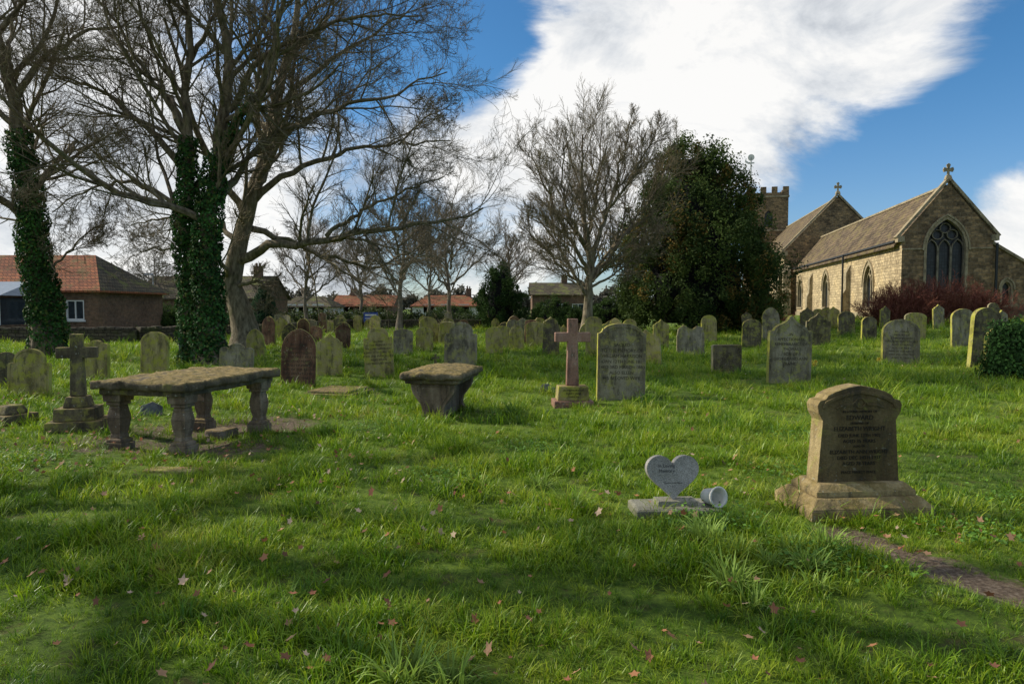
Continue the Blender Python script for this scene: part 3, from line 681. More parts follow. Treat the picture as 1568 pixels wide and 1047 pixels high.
def tree(name,base,limbs,levels,mat,ivy=None,flare=True):
    base=np.array(base); groups=[]
    Ps=[];Rs=[]
    for pts,r0,r1 in limbs:
        p=resample(np.array(pts)-base,18,.08 if pts is limbs[0][0] else .15); tt=np.linspace(0,1,18); r=r0+(r1-r0)*tt**.8
        if flare and pts is limbs[0][0]: r=r+r0*.7*np.exp(-tt*18)
        Ps.append(p);Rs.append(r)
    P=np.stack(Ps);R=np.stack(Rs); groups.append((P,R,10))
    for lv in levels:
        lv=dict(lv); sd=lv.pop('sides'); P,R=grow(P,R,**lv)
        groups.append((P,R,sd))
    V,Qd=tubes(groups)
    if ivy:
        V2,Q2,c2=ivy_leaves([([tuple(np.array(q)-base) for q in pp],a,b,m) for pp,a,b,m in ivy[0]],ivy[1],ivy[2])
        mi=np.r_[np.zeros(len(Qd)),np.ones(len(Q2))]; col=np.concatenate([np.full((len(V),3),.1),c2])
        Qa=np.concatenate([Qd,Q2+len(V)]); V=np.concatenate([V,V2]); me=np_mesh(name,V,Qa,[mat,M_ivy],col,False,mi)
    else: me=np_mesh(name,V,Qd,[mat],smooth=True)
    o=bpy.data.objects.new(name,me); o.location=tuple(base); link(o); return o
def L(*p):
    out=[];d=None
    for q in p:
        if len(q)==3: d=q[2]
        out.append(tuple(S(q[0],q[1],d)))
    return out
def BIG(n4=5,n1=13): return [dict(n=n1,K=11,ratio=.50,ang=48,up=.02,wig=.12,tmin=.28,rs=.5,tfall=.40,sides=6),dict(n=10,K=8,ratio=.51,ang=44,up=.025,wig=.13,tmin=.1,rs=.55,tfall=.40,sides=4,rmin=.0058),
 dict(n=7,K=5,ratio=.56,ang=40,up=.05,wig=.14,tmin=.1,rs=.6,tfall=.38,sides=3,rmin=.0048),dict(n=n4,K=3,ratio=.62,ang=36,up=.07,wig=.12,tmin=.1,rs=.6,tfall=.4,sides=3,rmin=.0040)]
def gnd(pts,dz=-.1):
    p=list(pts[0]); p[2]=hz(p[0],p[1])+dz; return [tuple(p)]+pts[1:]
a1=gnd(L((322,556,19.3),(318,470),(318,380),(322,300),(332,240),(350,170),(354,90),(337,10),(322,-90,20)))
a2=gnd(L((300,552,19.6),(291,480),(286,400),(284,300),(289,210),(280,110),(283,10),(295,-80,20)))
limbs=[(a1,.33,.06),(a2,.25,.05),
 (L((330,245,19.4),(365,190,19.2),(395,140,18.6),(425,60,18),(440,-30,17.5),(450,-90)),.15,.03),
 (L((286,270,19.6),(250,220,20),(200,170,20.4),(140,130,21),(60,100,21.5)),.12,.02),
 (L((284,330,19.6),(245,290),(190,275),(130,290),(80,325)),.08,.015),
 (L((320,330,19.3),(360,270,20),(400,215,20.5),(460,190,21),(540,155,22)),.12,.02),
 (L((350,170,19.3),(390,95,19),(470,45,18.7),(560,25,18.5),(640,25)),.1,.02),
 (L((289,210,19.6),(230,120,19.4),(180,40,19),(130,-30)),.11,.02),
 (L((280,110,19.8),(320,40,20),(370,-30,20.5),(400,-100)),.08,.02),
 (L((354,90,19.4),(300,30,19),(250,-40,18.6)),.08,.02),
 (L((289,210,19.6),(260,150,21),(215,90,23),(180,60,24)),.09,.02)]
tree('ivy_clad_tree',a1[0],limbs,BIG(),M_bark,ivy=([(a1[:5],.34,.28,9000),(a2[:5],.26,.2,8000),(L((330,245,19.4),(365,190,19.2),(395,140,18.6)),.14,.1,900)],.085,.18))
b1=gnd(L((378,532,25.5),(364,480),(357,430),(366,370),(386,310),(402,250),(422,170),(440,90),(455,0),(460,-70)))
limbs=[(b1,.45,.07),
 (L((360,400,25.5),(400,380,25),(450,374,24.5),(500,361,24),(560,352,23.7),(620,346,23.5),(680,340),(740,318)),.2,.03),
 (L((366,345,25.5),(420,360,26),(470,382,26.5),(530,400,27),(585,412,27),(610,396,27),(660,372,27)),.14,.02),
 (L((386,310,25.5),(430,270,25.5),(480,242,25.5),(540,228,26),(610,222,26),(690,215)),.15,.02),
 (L((402,250,25.5),(450,192,25),(510,165,24.5),(580,150,24),(640,120,24),(685,110)),.15,.02),
 (L((422,170,25.5),(480,110,25.5),(540,72,26),(600,32,26),(640,0)),.13,.02),
 (L((440,90,25.5),(500,30,25),(545,-40,25)),.1,.02),
 (L((366,370,25.5),(330,335,26.5),(270,332,27),(200,345,27.5)),.12,.02),
 (L((357,440,25.5),(395,428,25),(412,440),(408,470,25)),.09,.02),
 (L((386,310,25.5),(420,240,28),(470,170,30),(520,110,31)),.11,.02),
 (L((356,430,25.5),(340,400,24.5),(290,380,24),(215,385,24)),.09,.02),
 (L((500,361,24),(560,320,23.7),(620,290,23.5),(680,270)),.08,.02),
 (L((610,222,26),(650,180,26),(690,160,26)),.05,.015)]
tree('bare_sycamore_tree',b1[0],limbs,BIG(),M_bark_pale)
e1=gnd(L((76,545,22),(67,470),(55,390),(42,300),(30,200),(12,110),(-10,30),(-30,-60)))
limbs=[(e1,.38,.10),(L((42,300,22),(90,255,22),(140,220,22.5),(190,200,23)),.10,.02),(L((22,160,22),(60,90,22),(120,55,21.5),(210,25,21)),.12,.02),
 (L((-5,50,22),(40,0,22),(80,-50,22)),.1,.02),(L((50,350,22),(10,310,21.5),(-60,290,21)),.1,.02),(L((30,200,22),(-30,140,21.5),(-90,90,21)),.12,.02),
 (L((60,430,22),(100,390,22.5),(140,350,23),(170,340,23)),.05,.015),(L((12,110,22),(20,20,24),(50,-40,25)),.1,.02)]
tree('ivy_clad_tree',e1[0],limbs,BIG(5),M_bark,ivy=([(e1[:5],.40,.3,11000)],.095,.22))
c1=gnd(L((898,505,33),(902,460),(905,410),(900,360),(892,300),(890,250),(893,205)))
limbs=[(c1,.28,.03),(L((905,420,33),(872,365,32.5),(846,315,32),(828,270),(812,230)),.12,.02),(L((904,400,33),(925,335,33),(943,275,33),(956,225),(965,185)),.14,.02),
 (L((906,430,33),(945,375,33.5),(982,325,34),(1012,278,34),(1035,240)),.12,.02),(L((902,440,33),(862,412,33.5),(828,375,34),(800,345,34)),.09,.02),
 (L((900,370,33),(913,310,35),(918,255,36),(922,200,36)),.10,.02),(L((900,380,33),(868,325,31),(862,270,30.5),(862,215,30)),.10,.02),(L((925,330,33),(965,275,32),(990,230,32),(1005,200)),.08,.02),
 (L((903,440,33),(940,420,33),(980,390,33),(1010,360,33)),.07,.015),(L((903,425,33),(880,395,31),(850,360,29.5),(840,330,29)),.07,.015)]
def MED(n1=13,u=.12,r1=.46,n2=8,n3=7,rm=.0065): return [dict(n=n1,K=7,ratio=r1,ang=38,up=u,wig=.10,tmin=.2,rs=.5,sides=5),dict(n=n2,K=5,ratio=.52,ang=38,up=u,wig=.13,tmin=.1,rs=.55,tfall=.45,sides=3,rmin=rm*1.15),dict(n=n3,K=3,ratio=.58,ang=36,up=u,wig=.13,tmin=.1,rs=.6,tfall=.4,sides=3,rmin=rm)]
tree('bare_ash_tree',c1[0],limbs,MED(22,.06,.44,14,10,.0064),M_bark_pale)
def generic(name,h,seed):
    r=random.Random(seed); tr=[(0,0,-.2),(r.uniform(-.2,.2),0,h*.25),(r.uniform(-.4,.4),r.uniform(-.3,.3),h*.55),(r.uniform(-.5,.5),r.uniform(-.5,.5),h*.9)]
    limbs=[(tr,h*.017,.02)]
    for i in range(9):
        a=i*2.4+r.uniform(-.4,.4); z=h*(.22+.05*i); l=h*(.40-.03*i); 
        limbs.append(([(0,0,z),(l*.4*math.cos(a),l*.4*math.sin(a),z+l*.3),(l*.8*math.cos(a),l*.8*math.sin(a),z+l*.65),(l*1.05*math.cos(a),l*1.05*math.sin(a),z+l*.9)],h*.008,.012))
    return tree(name,(0,0,0),limbs,MED(14,.05,.46,9,7,.008),M_bark_far)
g1=generic('bare_tree',10,1); g2=generic('bare_tree',10,2)
def put(o,src,x,y,s,rz,name='bare_tree'):
    if o is None: o=bpy.data.objects.new(name,src.data); link(o)
    o.location=(x,y,hz(x,y)); o.scale=(s,s,s*random.uniform(.9,1.1)); o.rotation_euler=(0,0,rz); return o
spots=[(470,46,.9),(612,46,1.2),(552,60,1.0),(690,54,1.15),(775,62,1.1),(655,75,1.2),(240,62,.8)]
for i,(px,d,s) in enumerate(spots):
    put((g1,g2)[i%2] if i<2 else None,(g1,g2)[i%2],(px-784)/F*d,d,s,i*1.3)
def spread(name,bx,by,h,seed):
    r=random.Random(seed); z0=hz(bx,by); limbs=[([(bx,by,z0-.2),(bx+.2,by,z0+h*.3),(bx,by+.3,z0+h*.6),(bx+.3,by,z0+h)],.38,.08)]
    for i in range(9):
        a=i*2.4; z=z0+h*(.28+.055*i); l=h*(.5-.035*i)
        limbs.append(([(bx,by,z),(bx+l*.5*math.cos(a),by+l*.5*math.sin(a),z+l*.3),(bx+l*math.cos(a),by+l*math.sin(a),z+l*.55)],.19,.05))
    return tree(name,(bx,by,z0),limbs,[dict(n=9,K=8,ratio=.45,ang=48,up=.03,wig=.14,tmin=.3,rs=.7,sides=5),dict(n=6,K=5,ratio=.5,ang=44,up=.03,wig=.15,tmin=.2,rs=.65,sides=3,rmin=.014),dict(n=3,K=3,ratio=.5,ang=40,up=.04,wig=.15,tmin=.2,rs=.6,sides=3)],M_bark)
F1=spread('bare_oak_tree',-14.0,7.6,12,5)

def evergreen(name,base,prof,n_cl,lpc,csz,lsz,c_dark,c_light,rust=0,mat=None,core=.68,seed=1,lumps=.13):
    mat=mat or M_yew
    r=np.random.default_rng(seed); zs=np.array([p[0] for p in prof]); rs=np.array([p[1] for p in prof])
    z=r.uniform(zs[0],zs[-1],n_cl*3); R=np.interp(z,zs,rs); k=r.uniform(0,rs.max(),len(z))<R+.2; z=z[k][:n_cl]; R=R[k][:n_cl]; n=len(z)
    a=r.uniform(0,2*np.pi,n); lump=1+lumps*np.sin(3*a+z*1.1)+lumps*.7*np.sin(5*a-z*1.9)
    rr=R*lump*(r.uniform(.3,1,n)**.3)*r.uniform(.9,1.12,n)
    cc=np.stack([rr*np.cos(a),rr*np.sin(a),z],-1)
    N_=n*lpc; ci_=np.repeat(np.arange(n),lpc)
    d=r.normal(0,1,(N_,3)); d/=np.linalg.norm(d,axis=1,keepdims=True)
    cs=csz*r.uniform(.4,1.4,n); rad=cs[ci_]*r.uniform(0,1,N_)**.5
    P=cc[ci_]+d*rad[:,None]*np.array([1,1,1.35])
    V,Qd=leafquads(P,lsz*r.uniform(.6,1.4,N_),d,.8,.5,.15)
    mixv=np.clip(r.normal(.4,.33,n),0,1)[ci_]*.7+.3*np.clip((rad/cs[ci_]),0,1)*r.uniform(0,1,N_)
    col=np.array(c_dark)[None]*(1-mixv[:,None])+np.array(c_light)[None]*mixv[:,None]
    if rust:
        rm=(np.sin(cc[:,0]*1.1+seed)*np.sin(cc[:,2]*.9+cc[:,1])>.15)&(r.uniform(0,1,n)<rust)
        rm=rm[ci_]&(r.uniform(0,1,N_)<.6); col[rm]=np.array([.19,.13,.03])*r.uniform(.5,1.3,(rm.sum(),1))
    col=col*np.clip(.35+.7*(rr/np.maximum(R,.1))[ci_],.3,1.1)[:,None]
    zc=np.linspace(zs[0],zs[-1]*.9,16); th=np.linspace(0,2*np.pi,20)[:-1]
    cv=np.array([[core*np.interp(q,zs,rs)*(1+.1*np.sin(3*t+q*1.1))*.8*math.cos(t),core*np.interp(q,zs,rs)*(1+.1*np.sin(3*t+q*1.1))*.8*math.sin(t),q] for q in zc for t in th])  # dark filler core added inside the foliage to block light passing through
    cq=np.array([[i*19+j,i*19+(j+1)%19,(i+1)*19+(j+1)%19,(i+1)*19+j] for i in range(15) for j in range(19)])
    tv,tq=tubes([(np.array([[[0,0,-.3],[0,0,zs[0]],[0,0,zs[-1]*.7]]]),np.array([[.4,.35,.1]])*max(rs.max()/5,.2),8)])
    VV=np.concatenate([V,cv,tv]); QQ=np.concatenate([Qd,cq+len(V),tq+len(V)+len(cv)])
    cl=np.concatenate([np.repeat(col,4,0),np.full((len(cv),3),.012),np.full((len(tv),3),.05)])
    me=np_mesh(name,VV,QQ,[mat],cl); o=bpy.data.objects.new(name,me); o.location=base; link(o); return o
x=(1060-784)/F*40
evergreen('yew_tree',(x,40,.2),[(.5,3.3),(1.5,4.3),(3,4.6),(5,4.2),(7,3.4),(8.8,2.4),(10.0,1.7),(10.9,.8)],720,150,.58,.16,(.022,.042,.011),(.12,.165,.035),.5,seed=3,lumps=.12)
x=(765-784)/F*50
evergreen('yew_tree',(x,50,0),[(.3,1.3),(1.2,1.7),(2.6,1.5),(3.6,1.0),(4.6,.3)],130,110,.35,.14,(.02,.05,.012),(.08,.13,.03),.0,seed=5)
x=(405-784)/F*48
evergreen('conifer_tree',(x,48,0),[(.2,1.1),(1,.95),(2,.6),(3,.15)],90,90,.25,.12,(.025,.06,.03),(.07,.13,.06),seed=6)
def bush(px,d,w_,h_,c1=(.03,.06,.015),c2=(.10,.16,.035),name='evergreen_bush',seed=1):
    x=(px-784)/F*d; evergreen(name,(x,d,hz(x,d)),[(.05,w_*.42),(h_*.4,w_*.5),(h_*.75,w_*.36),(h_,w_*.08)],int(40+30*w_),80,.28,.12,c1,c2,seed=seed)
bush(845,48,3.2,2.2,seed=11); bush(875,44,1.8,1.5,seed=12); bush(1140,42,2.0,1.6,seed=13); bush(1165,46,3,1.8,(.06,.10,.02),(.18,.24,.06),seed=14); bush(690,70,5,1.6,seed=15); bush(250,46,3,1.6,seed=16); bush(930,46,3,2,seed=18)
def belt(name,x0,x1,d0,d1,h0,h1,n,c1,c2,lsz,seed):
    r=np.random.default_rng(seed); t=r.uniform(0,1,n); x=x0+(x1-x0)*t; y=d0+(d1-d0)*t+r.normal(0,.7,n)
    hh=h0+(h1-h0)*(.5+.25*np.sin(x*.37)+.25*np.sin(x*1.13+2)); z=hh*r.uniform(0,1,n)**.7
    c=np.stack([x,y,z],-1); N_=n*40; ci_=np.repeat(np.arange(n),40); P=c[ci_]+r.normal(0,.4,(N_,3))*max(1,h1/3)*.6
    V,Qd=leafquads(P,lsz*r.uniform(.6,1.4,N_),None,1,.6); m=r.uniform(0,1,n)[ci_][:,None]
    col=np.repeat(np.array(c1)*(1-m)+np.array(c2)*m,4,0)
    link(bpy.data.objects.new(name,np_mesh(name,V,Qd,[M_leaf],col)))
belt('garden_hedge',-34,8,54,62,.7,1.2,800,(.03,.045,.014),(.09,.12,.03),.22,1)
belt('distant_trees',-120,60,150,150,2.0,6.0,1100,(.09,.085,.065),(.15,.135,.10),.8,2)
belt('churchyard_hedge',22,44,42,41,.3,1.0,220,(.04,.06,.02),(.10,.14,.04),.16,3)

def shrub(name,px,d,w_,h_,n,mat):
    x0=(px-784)/F*d
    bx=rng.uniform(-w_/2,w_/2,n); by=rng.uniform(-.7,.7,n); K=7
    d0=np.stack([bx/w_*.9+rng.normal(0,.25,n),rng.normal(0,.3,n),np.ones(n)],-1); hh=h_*(1-.35*(np.abs(bx)/(w_/2))**2)*rng.uniform(.7,1.1,n)
    cur=np.stack([bx,by,np.full(n,-.1)],-1); out=[cur]
    for k in range(K-1):
        d0=d0+rng.normal(0,.16,(n,3)); d0/=np.linalg.norm(d0,axis=1,keepdims=True); cur=cur+d0*(hh/(K-1))[:,None]; out.append(cur)
    P=np.stack(out,1); R=np.tile(np.linspace(.018,.007,K),(n,1)); gr=[(P,R,4)]
    P,R=grow(P,R,10,5,.5,35,.05,.15,.1,rmin=.008); gr.append((P,R,3)); P,R=grow(P,R,6,3,.55,35,.05,.15,.1,rmin=.008); gr.append((P,R,3))
    V,Qd=tubes(gr); o=bpy.data.objects.new(name,np_mesh(name,V,Qd,[mat])); o.location=(x0,d,hz(x0,d)); link(o)
shrub('red_stemmed_shrub',1432,36,6.4,2.3,260,M_redtwig)
shrub('red_stemmed_shrub',1160,44,3,1.6,50,M_redtwig)
x,y,z=G(1538,582)
headstone(1533,578,500,52,'round','d','l',0,0,0,.16)
n=7000; a=rng.uniform(0,2*np.pi,n); zz=rng.uniform(0,1,n); rad=(.62-.25*zz**2)*(1+.2*np.sin(3*a+4*zz))
C=np.stack([rad*np.cos(a)+.1,rad*.55*np.sin(a),zz*1.22],-1)+rng.normal(0,.07,(n,3)); Nn=np.stack([np.cos(a),np.sin(a),zz*.6],-1)
V,Qd=leafquads(C,rng.uniform(.04,.08,n),Nn,.6,.9); col=np.repeat(np.array([.05,.11,.022])*rng.uniform(.25,1.6,(n,1)),4,0)
o=bpy.data.objects.new('ivy_mound',np_mesh('ivy_mound',V,Qd,[M_ivy],col)); o.location=(x+.1,y,z); link(o)

# ------------------------------------------------------------ church
M_wall_side=masonry_mat('sunlit_side_wall_stone',(.60,.48,.30),(.38,.30,.185),(.30,.24,.16),.46,.22,.08,.7,.02,None,.85)  # side wall stone lightened, sunlight on it painted into the colour
M_wall_gable=masonry_mat('rubble_stone_wall',(.32,.22,.125),(.12,.09,.058),(.20,.155,.105),.44,.22,.13,.95,.026,None,.95)
M_dress=stone_mat('dressed_stone',(.20,.155,.095),(.34,.27,.165),(.44,.36,.23),(.3,.27,.14),.2,.1,spots=.2)
M_dress_d=stone_mat('dark_dressed_stone',(.12,.10,.075),(.20,.17,.12),(.28,.24,.17),(.2,.18,.1),.2,.1,spots=.2)
M_roof_st=masonry_mat('stone_slate_roof',(.19,.14,.09),(.10,.075,.053),(.04,.033,.026),.5,.24,.03,.9,.018,(.18,.14,.06),.8)
M_iron=plain_mat('black_iron',(.02,.02,.02),.5)
def glass():
    m,nt,out=newmat('leaded_glass'); N=NT(nt); tc=N.n('ShaderNodeTexCoord'); sep=N.n('ShaderNodeSeparateXYZ'); N.l(tc.outputs['Object'],sep.inputs[0])
    cmb=N.n('ShaderNodeCombineXYZ'); N.l(N.math('ADD',sep.outputs[0],sep.outputs[1]),cmb.inputs[0]); N.l(sep.outputs[2],cmb.inputs[1])
    br=N.n('ShaderNodeTexBrick'); N.l(cmb.outputs[0],br.inputs[0]); br.offset=0; br.inputs['Scale'].default_value=1; br.inputs['Brick Width'].default_value=.16; br.inputs['Row Height'].default_value=.2; br.inputs['Mortar Size'].default_value=.01
    br.inputs['Color1'].default_value=(.02,.022,.025,1); br.inputs['Color2'].default_value=(.04,.045,.05,1); br.inputs['Mortar'].default_value=(.01,.01,.01,1)
    N.bsdf(br.outputs[0],.3,N.noise(tc.outputs['Object'],6,2),.15,.02,.3,out); return m
M_glass=glass()
def arch(cx,z0,w_,hs,ht,n=9):
    a=w_/2; Hh=ht-hs; r=(Hh*Hh+a*a)/(2*a)
    th=math.degrees(math.asin(min(1,Hh/r)))
    P=[(cx-a,z0),(cx+a,z0)]+[(x+cx,z) for x,z in arc(a-r,hs,r,r,0,th,n)]+[(x+cx,z) for x,z in arc(-a+r,hs,r,r,180-th,180,n)[1:]]
    return P
def openarch(cx,z0,w_,hs,ht,n=9):
    P=arch(cx,z0,w_,hs,ht,n); return P[1:]+[P[0]]
ch=empty('stone_church',(25,44,.72),math.radians(-11.54))
I=Matrix.Identity(4)
def sideM(x,y=0):
    return Matrix(((0,1,0,x),(-1,0,0,y),(0,0,1,0),(0,0,0,1)))
mb=MB()
ew=arch(2.55,1.75,2.25,4.6,6.45,12)
mb.wall([(0,-.6),(5.2,-.6),(5.2,5.45),(2.6,8.72),(0,5.45)],[ew],I,0,2,.4,3)
wins=[6.7,19.3,30.4]; hl=[]
for c in wins: hl.append(arch(-c,.9,2.2,2.5,4.0,8))
mb.wall([(-33,-.6),(0,-.6),(0,5.2),(-33,5.2)],hl,sideM(0,0),1,2,.3,3)
mb.add([(5.2,0,-.6),(5.2,33,-.6),(5.2,33,5.2),(5.2,0,5.2)],[(0,1,2,3)],1)
mb.obj('chancel_walls',[M_wall_gable,M_wall_side,M_glass,M_dress],parent=ch)
mb=MB()
def dressing(cx,z0,w_,hs,ht,M,sw=.16,pro=.07,lights=2,rec=.3,mm=0):
    mb.ring(openarch(cx,z0-.001,w_+2*sw,hs,ht+sw*1.3),openarch(cx,z0,w_-.02,hs,ht-.01),-pro,.02,0,M)
    mb.ring(openarch(cx,hs-.1,w_+2*sw+.2,hs,ht+sw*1.3+.14),openarch(cx,hs-.1,w_+2*sw+.02,hs,ht+sw*1.3+.02),-pro-.06,.02,0,M)
    mb.box(cx-w_/2-sw-.05,cx+w_/2+sw+.05,-pro-.05,.1,z0-.16,z0-.003,0,M)
    lw=w_/lights
    for i in range(lights):
        c=cx-w_/2+lw*(i+.5)
        mb.ring(openarch(c,z0,lw,hs-.05,hs+lw*.85),openarch(c,z0,lw-.12,hs-.05,hs+lw*.85-.08),rec*.5,rec*.9,mm,M)
    if lights==3:
        for dx,dz in ((-.42,.95),(.42,.95),(0,1.35)):
            mb.ring(arc(cx+dx,hs+dz-.05,.33,.33,0,360,17),arc(cx+dx,hs+dz-.05,.27,.27,0,360,17),rec*.5,rec*.9,mm,M)
    elif lights==2:
        mb.ring(arc(cx,hs+.95,.30,.30,0,360,15),arc(cx,hs+.95,.22,.22,0,360,15),rec*.35,rec*.8,0,M)
dressing(2.55,1.75,2.25,4.6,6.45,I,.14,.06,3,.4,1)
for c in wins: dressing(-c,.9,2.2,2.5,4.0,sideM(0,0),.2,.06,2,.3)
mb.box(-.10,5.2,-.10,0.01,-.6,.55,0); mb.box(-.12,.01,.0,33,-.6,.5,0)
mb.box(0,5.2,-.07,.01,1.30,1.42,0); mb.box(0,1.38,-.06,.01,4.55,4.65,0); mb.box(3.72,5.2,-.06,.01,4.55,4.65,0)
def coping(x0,z0,x1,z1,y0,y1,th=.16,mat=0):
    d=Vector((x1-x0,0,z1-z0)).normalized(); nn=Vector((-d.z,0,d.x)); 
    if nn.z<0: nn=-nn
    v=[]
    for yy in (y0,y1):
        for p in ((x0,z0),(x1,z1)):
            q=Vector((p[0],yy,p[1])); v+=[q,q+nn*th]
    mb.add(v,[(0,2,3,1),(4,5,7,6),(0,1,5,4),(2,6,7,3),(1,3,7,5),(0,4,6,2)],mat)
coping(-.28,5.28,2.6,8.86,-.12,.42); coping(5.48,5.28,2.6,8.86,-.123,.423)
mb.box(-.30,.12,-.14,.44,5.05,5.42,0,None,.03,.0); mb.box(5.08,5.5,-.14,.44,5.05,5.42,0)
def stonecross(x,y,z,s=1):
    mb.box(x-.16*s,x+.16*s,y-.16*s,y+.16*s,z,z+.22*s,0,None,.05*s,.05*s)
    mb.prism([(a*s+x,b*s+z+.2*s) for a,b in [(-.06,0),(.06,0),(.05,.25),(.22,.2),(.27,.33),(.22,.46),(.05,.4),(.1,.6),(0,.68),(-.1,.6),(-.05,.4),(-.22,.46),(-.27,.33),(-.22,.2),(-.05,.25)]],y-.06,y+.06,0)
stonecross(2.6,.15,8.95,1.15)
def butt(M,w_=.6,d=.7,h=4.2):
    mb.prism([(0,-.6),(d,-.6),(d,h*.45),(d*.6,h*.55),(d*.6,h*.85),(0,h)],-w_/2,w_/2,0,0,M)
butt(Matrix.Translation((0,11.8,0))@Matrix.Rotation(math.pi,4,'Z'),.7,.55,4.3); butt(Matrix.Translation((0,25,0))@Matrix.Rotation(math.pi,4,'Z'),.7,.5,4.3)
mb.obj('chancel_dressings',[M_dress,M_dress_d],parent=ch)
mb=MB()
mb.box(-.68,-.56,11.3,11.42,-.3,5.0,0); mb.box(-.36,-.1,12.42,12.7,4.7,5.0,0); mb.box(-.40,-.26,.4,33,5.08,5.19,0)
mb.box(-.68,-.30,11.3,11.42,5.0,5.08,0); mb.box(5.32,5.44,-.2,-.08,.0,4.9,0)
mb.obj('gutters_and_downpipes',[M_iron],parent=ch)
def roofmesh(x0,x1,ze,zr,y0,y1,oh=.35,th=.14):
    xm=(x0+x1)/2; mb=MB(); sl_=(zr-ze)/(xm-x0); xa=x0-oh; za=ze-oh*sl_; xb=x1+oh
    mb.add([(xa,y0,za),(xm,y0,zr),(xb,y0,za),(xa,y1,za),(xm,y1,zr),(xb,y1,za),(xa,y0,za+th),(xm,y0,zr+th*1.3),(xb,y0,za+th),(xa,y1,za+th),(xm,y1,zr+th*1.3),(xb,y1,za+th)],
     [(0,3,4,1),(1,4,5,2),(6,7,10,9),(7,8,11,10),(0,6,9,3),(2,5,11,8),(0,1,7,6),(1,2,8,7),(3,9,10,4),(4,10,11,5)])
    mb.box(xm-.14,xm+.14,y0,y1,zr+th*1.3-.08,zr+th*1.3+.06,1)
    return mb
roofmesh(0,5.2,5.2,8.42,.42,32.7).obj('chancel_roof',[M_roof_st,M_dress],parent=ch)
mb=MB()
mb.wall([(5.2,-.6),(9.2,-.6),(9.2,2.3),(5.2,4.95)],[arch(6.2,1.05,.5,2.1,2.5,6)],Matrix.Translation((0,.35,0)),0,1,.25,2)
mb.add([(9.2,.35,-.6),(9.2,30,-.6),(9.2,30,2.3),(9.2,.35,2.3)],[(0,1,2,3)],0)
mb.add([(5.2,.7,5.0),(9.5,.7,2.15),(9.5,30,2.15),(5.2,30,5.0)],[(0,1,2,3)],3)
_=mb; 
n_=MB(); mb=n_
coping(5.2,4.93,9.4,2.15,.2,.72,.16,2); dressing(6.2,1.05,.5,2.1,2.5,Matrix.Translation((0,.35,0)),.12,.04,1,.25)
b=len(_.v); _.v+=n_.v; _.f+=[[i+b for i in f] for f in n_.f]; _.m+=[2]*len(n_.f)
_.obj('aisle',[M_wall_gable,M_glass,M_dress,M_roof_st],parent=ch)
mb=MB()
mb.wall([(-1.2,-.6),(9.6,-.6),(9.6,7.2),(4.2,13.0),(-1.2,7.2)],[],Matrix.Translation((0,33,0)),0,2,.3,3)
mb.wall([(-62,-.6),(-33,-.6),(-33,7.0),(-62,7.0)],[arch(-37,1.2,1.8,4,5.4,8),arch(-45,1.2,1.8,4,5.4,8),arch(-53,1.2,1.8,4,5.4,8)],sideM(-1.2,0),1,2,.3,3)
mb.obj('nave_walls',[M_wall_gable,M_wall_side,M_glass,M_dress],parent=ch)
mb=MB()
for c in (37,45,53): dressing(-c,1.2,1.8,4,5.4,sideM(-1.2,0),.18,.06,2,.3)
coping(-1.5,6.95,4.2,13.1,32.85,33.45,.2); coping(9.9,6.95,4.2,13.1,32.853,33.453,.2); mb.box(-1.55,-.9,32.8,33.5,6.6,7.15,0)
stonecross(4.2,33.1,13.25,1.5); butt(Matrix.Translation((-1.0,33.0,0))@Matrix.Rotation(-math.pi/2,4,'Z'),.8,.9,5.6); butt(Matrix.Translation((-1.2,33.6,0))@Matrix.Rotation(math.pi,4,'Z'),.8,.9,5.6)
mb.obj('nave_dressings',[M_dress],parent=ch)
roofmesh(-1.2,9.6,7.0,12.75,33.45,62).obj('nave_roof',[M_roof_st,M_dress],parent=ch)
mb=MB()
tx0,tx1,ty0,ty1,tt=-1.2,4.4,62.05,68,17.6; tcx=(tx0+tx1)/2
bel=[arch(tcx,13.2,1.2,14.6,15.6,7)]
mb.wall([(tx0,-.6),(tx1,-.6),(tx1,tt),(tx0,tt)],bel,Matrix.Translation((0,ty0,0)),0,2,.4,1)
mb.wall([(-ty1,-.6),(-ty0,-.6),(-ty0,tt),(-ty1,tt)],[arch(-65,13.2,1.2,14.6,15.6,7)],sideM(tx0,0),0,2,.4,1)
mb.add([(tx1,ty0,-.6),(tx1,ty1,-.6),(tx1,ty1,tt),(tx1,ty0,tt)],[(0,1,2,3)],0); mb.add([(tx0,ty1,-.6),(tx1,ty1,-.6),(tx1,ty1,tt),(tx0,ty1,tt)],[(0,1,2,3)],0); mb.add([(tx0,ty0,tt-.2),(tx1,ty0,tt-.2),(tx1,ty1,tt-.2),(tx0,ty1,tt-.2)],[(0,1,2,3)],0)
for zz in (12.4,tt-.1): mb.box(tx0-.12,tx1+.12,ty0-.12,ty1+.12,zz,zz+.25,1)
wd=tx1-tx0; dd=ty1-ty0
for i in range(4):
    a=tx0+wd*(i*2)/7; 
    for yy in (ty0-.05,ty1-.35): mb.box(a,a+wd/7,yy,yy+.4,tt+.55,tt+1.5,0)
    b_=ty0+dd*(i*2)/7
    for xx in (tx0-.052,tx1-.35): mb.box(xx,xx+.4,b_+.02,b_+dd/7-.02,tt+.55,tt+1.5,0)
mb.box(tx0-.05,tx1+.05,ty0-.052,ty0+.35,tt+.15,tt+.56,0); mb.box(tx0-.053,tx0+.35,ty0+.35,ty1,tt+.15,tt+.56,0); mb.box(tx1-.35,tx1+.053,ty0+.35,ty1,tt+.15,tt+.56,0)
mb.obj('tower',[M_wall_gable,M_dress,M_glass],parent=ch)
mb=MB(); px_=tx0+.5
mb.box(px_-.09,px_+.09,64.9,65.1,tt,tt+6.6,0)
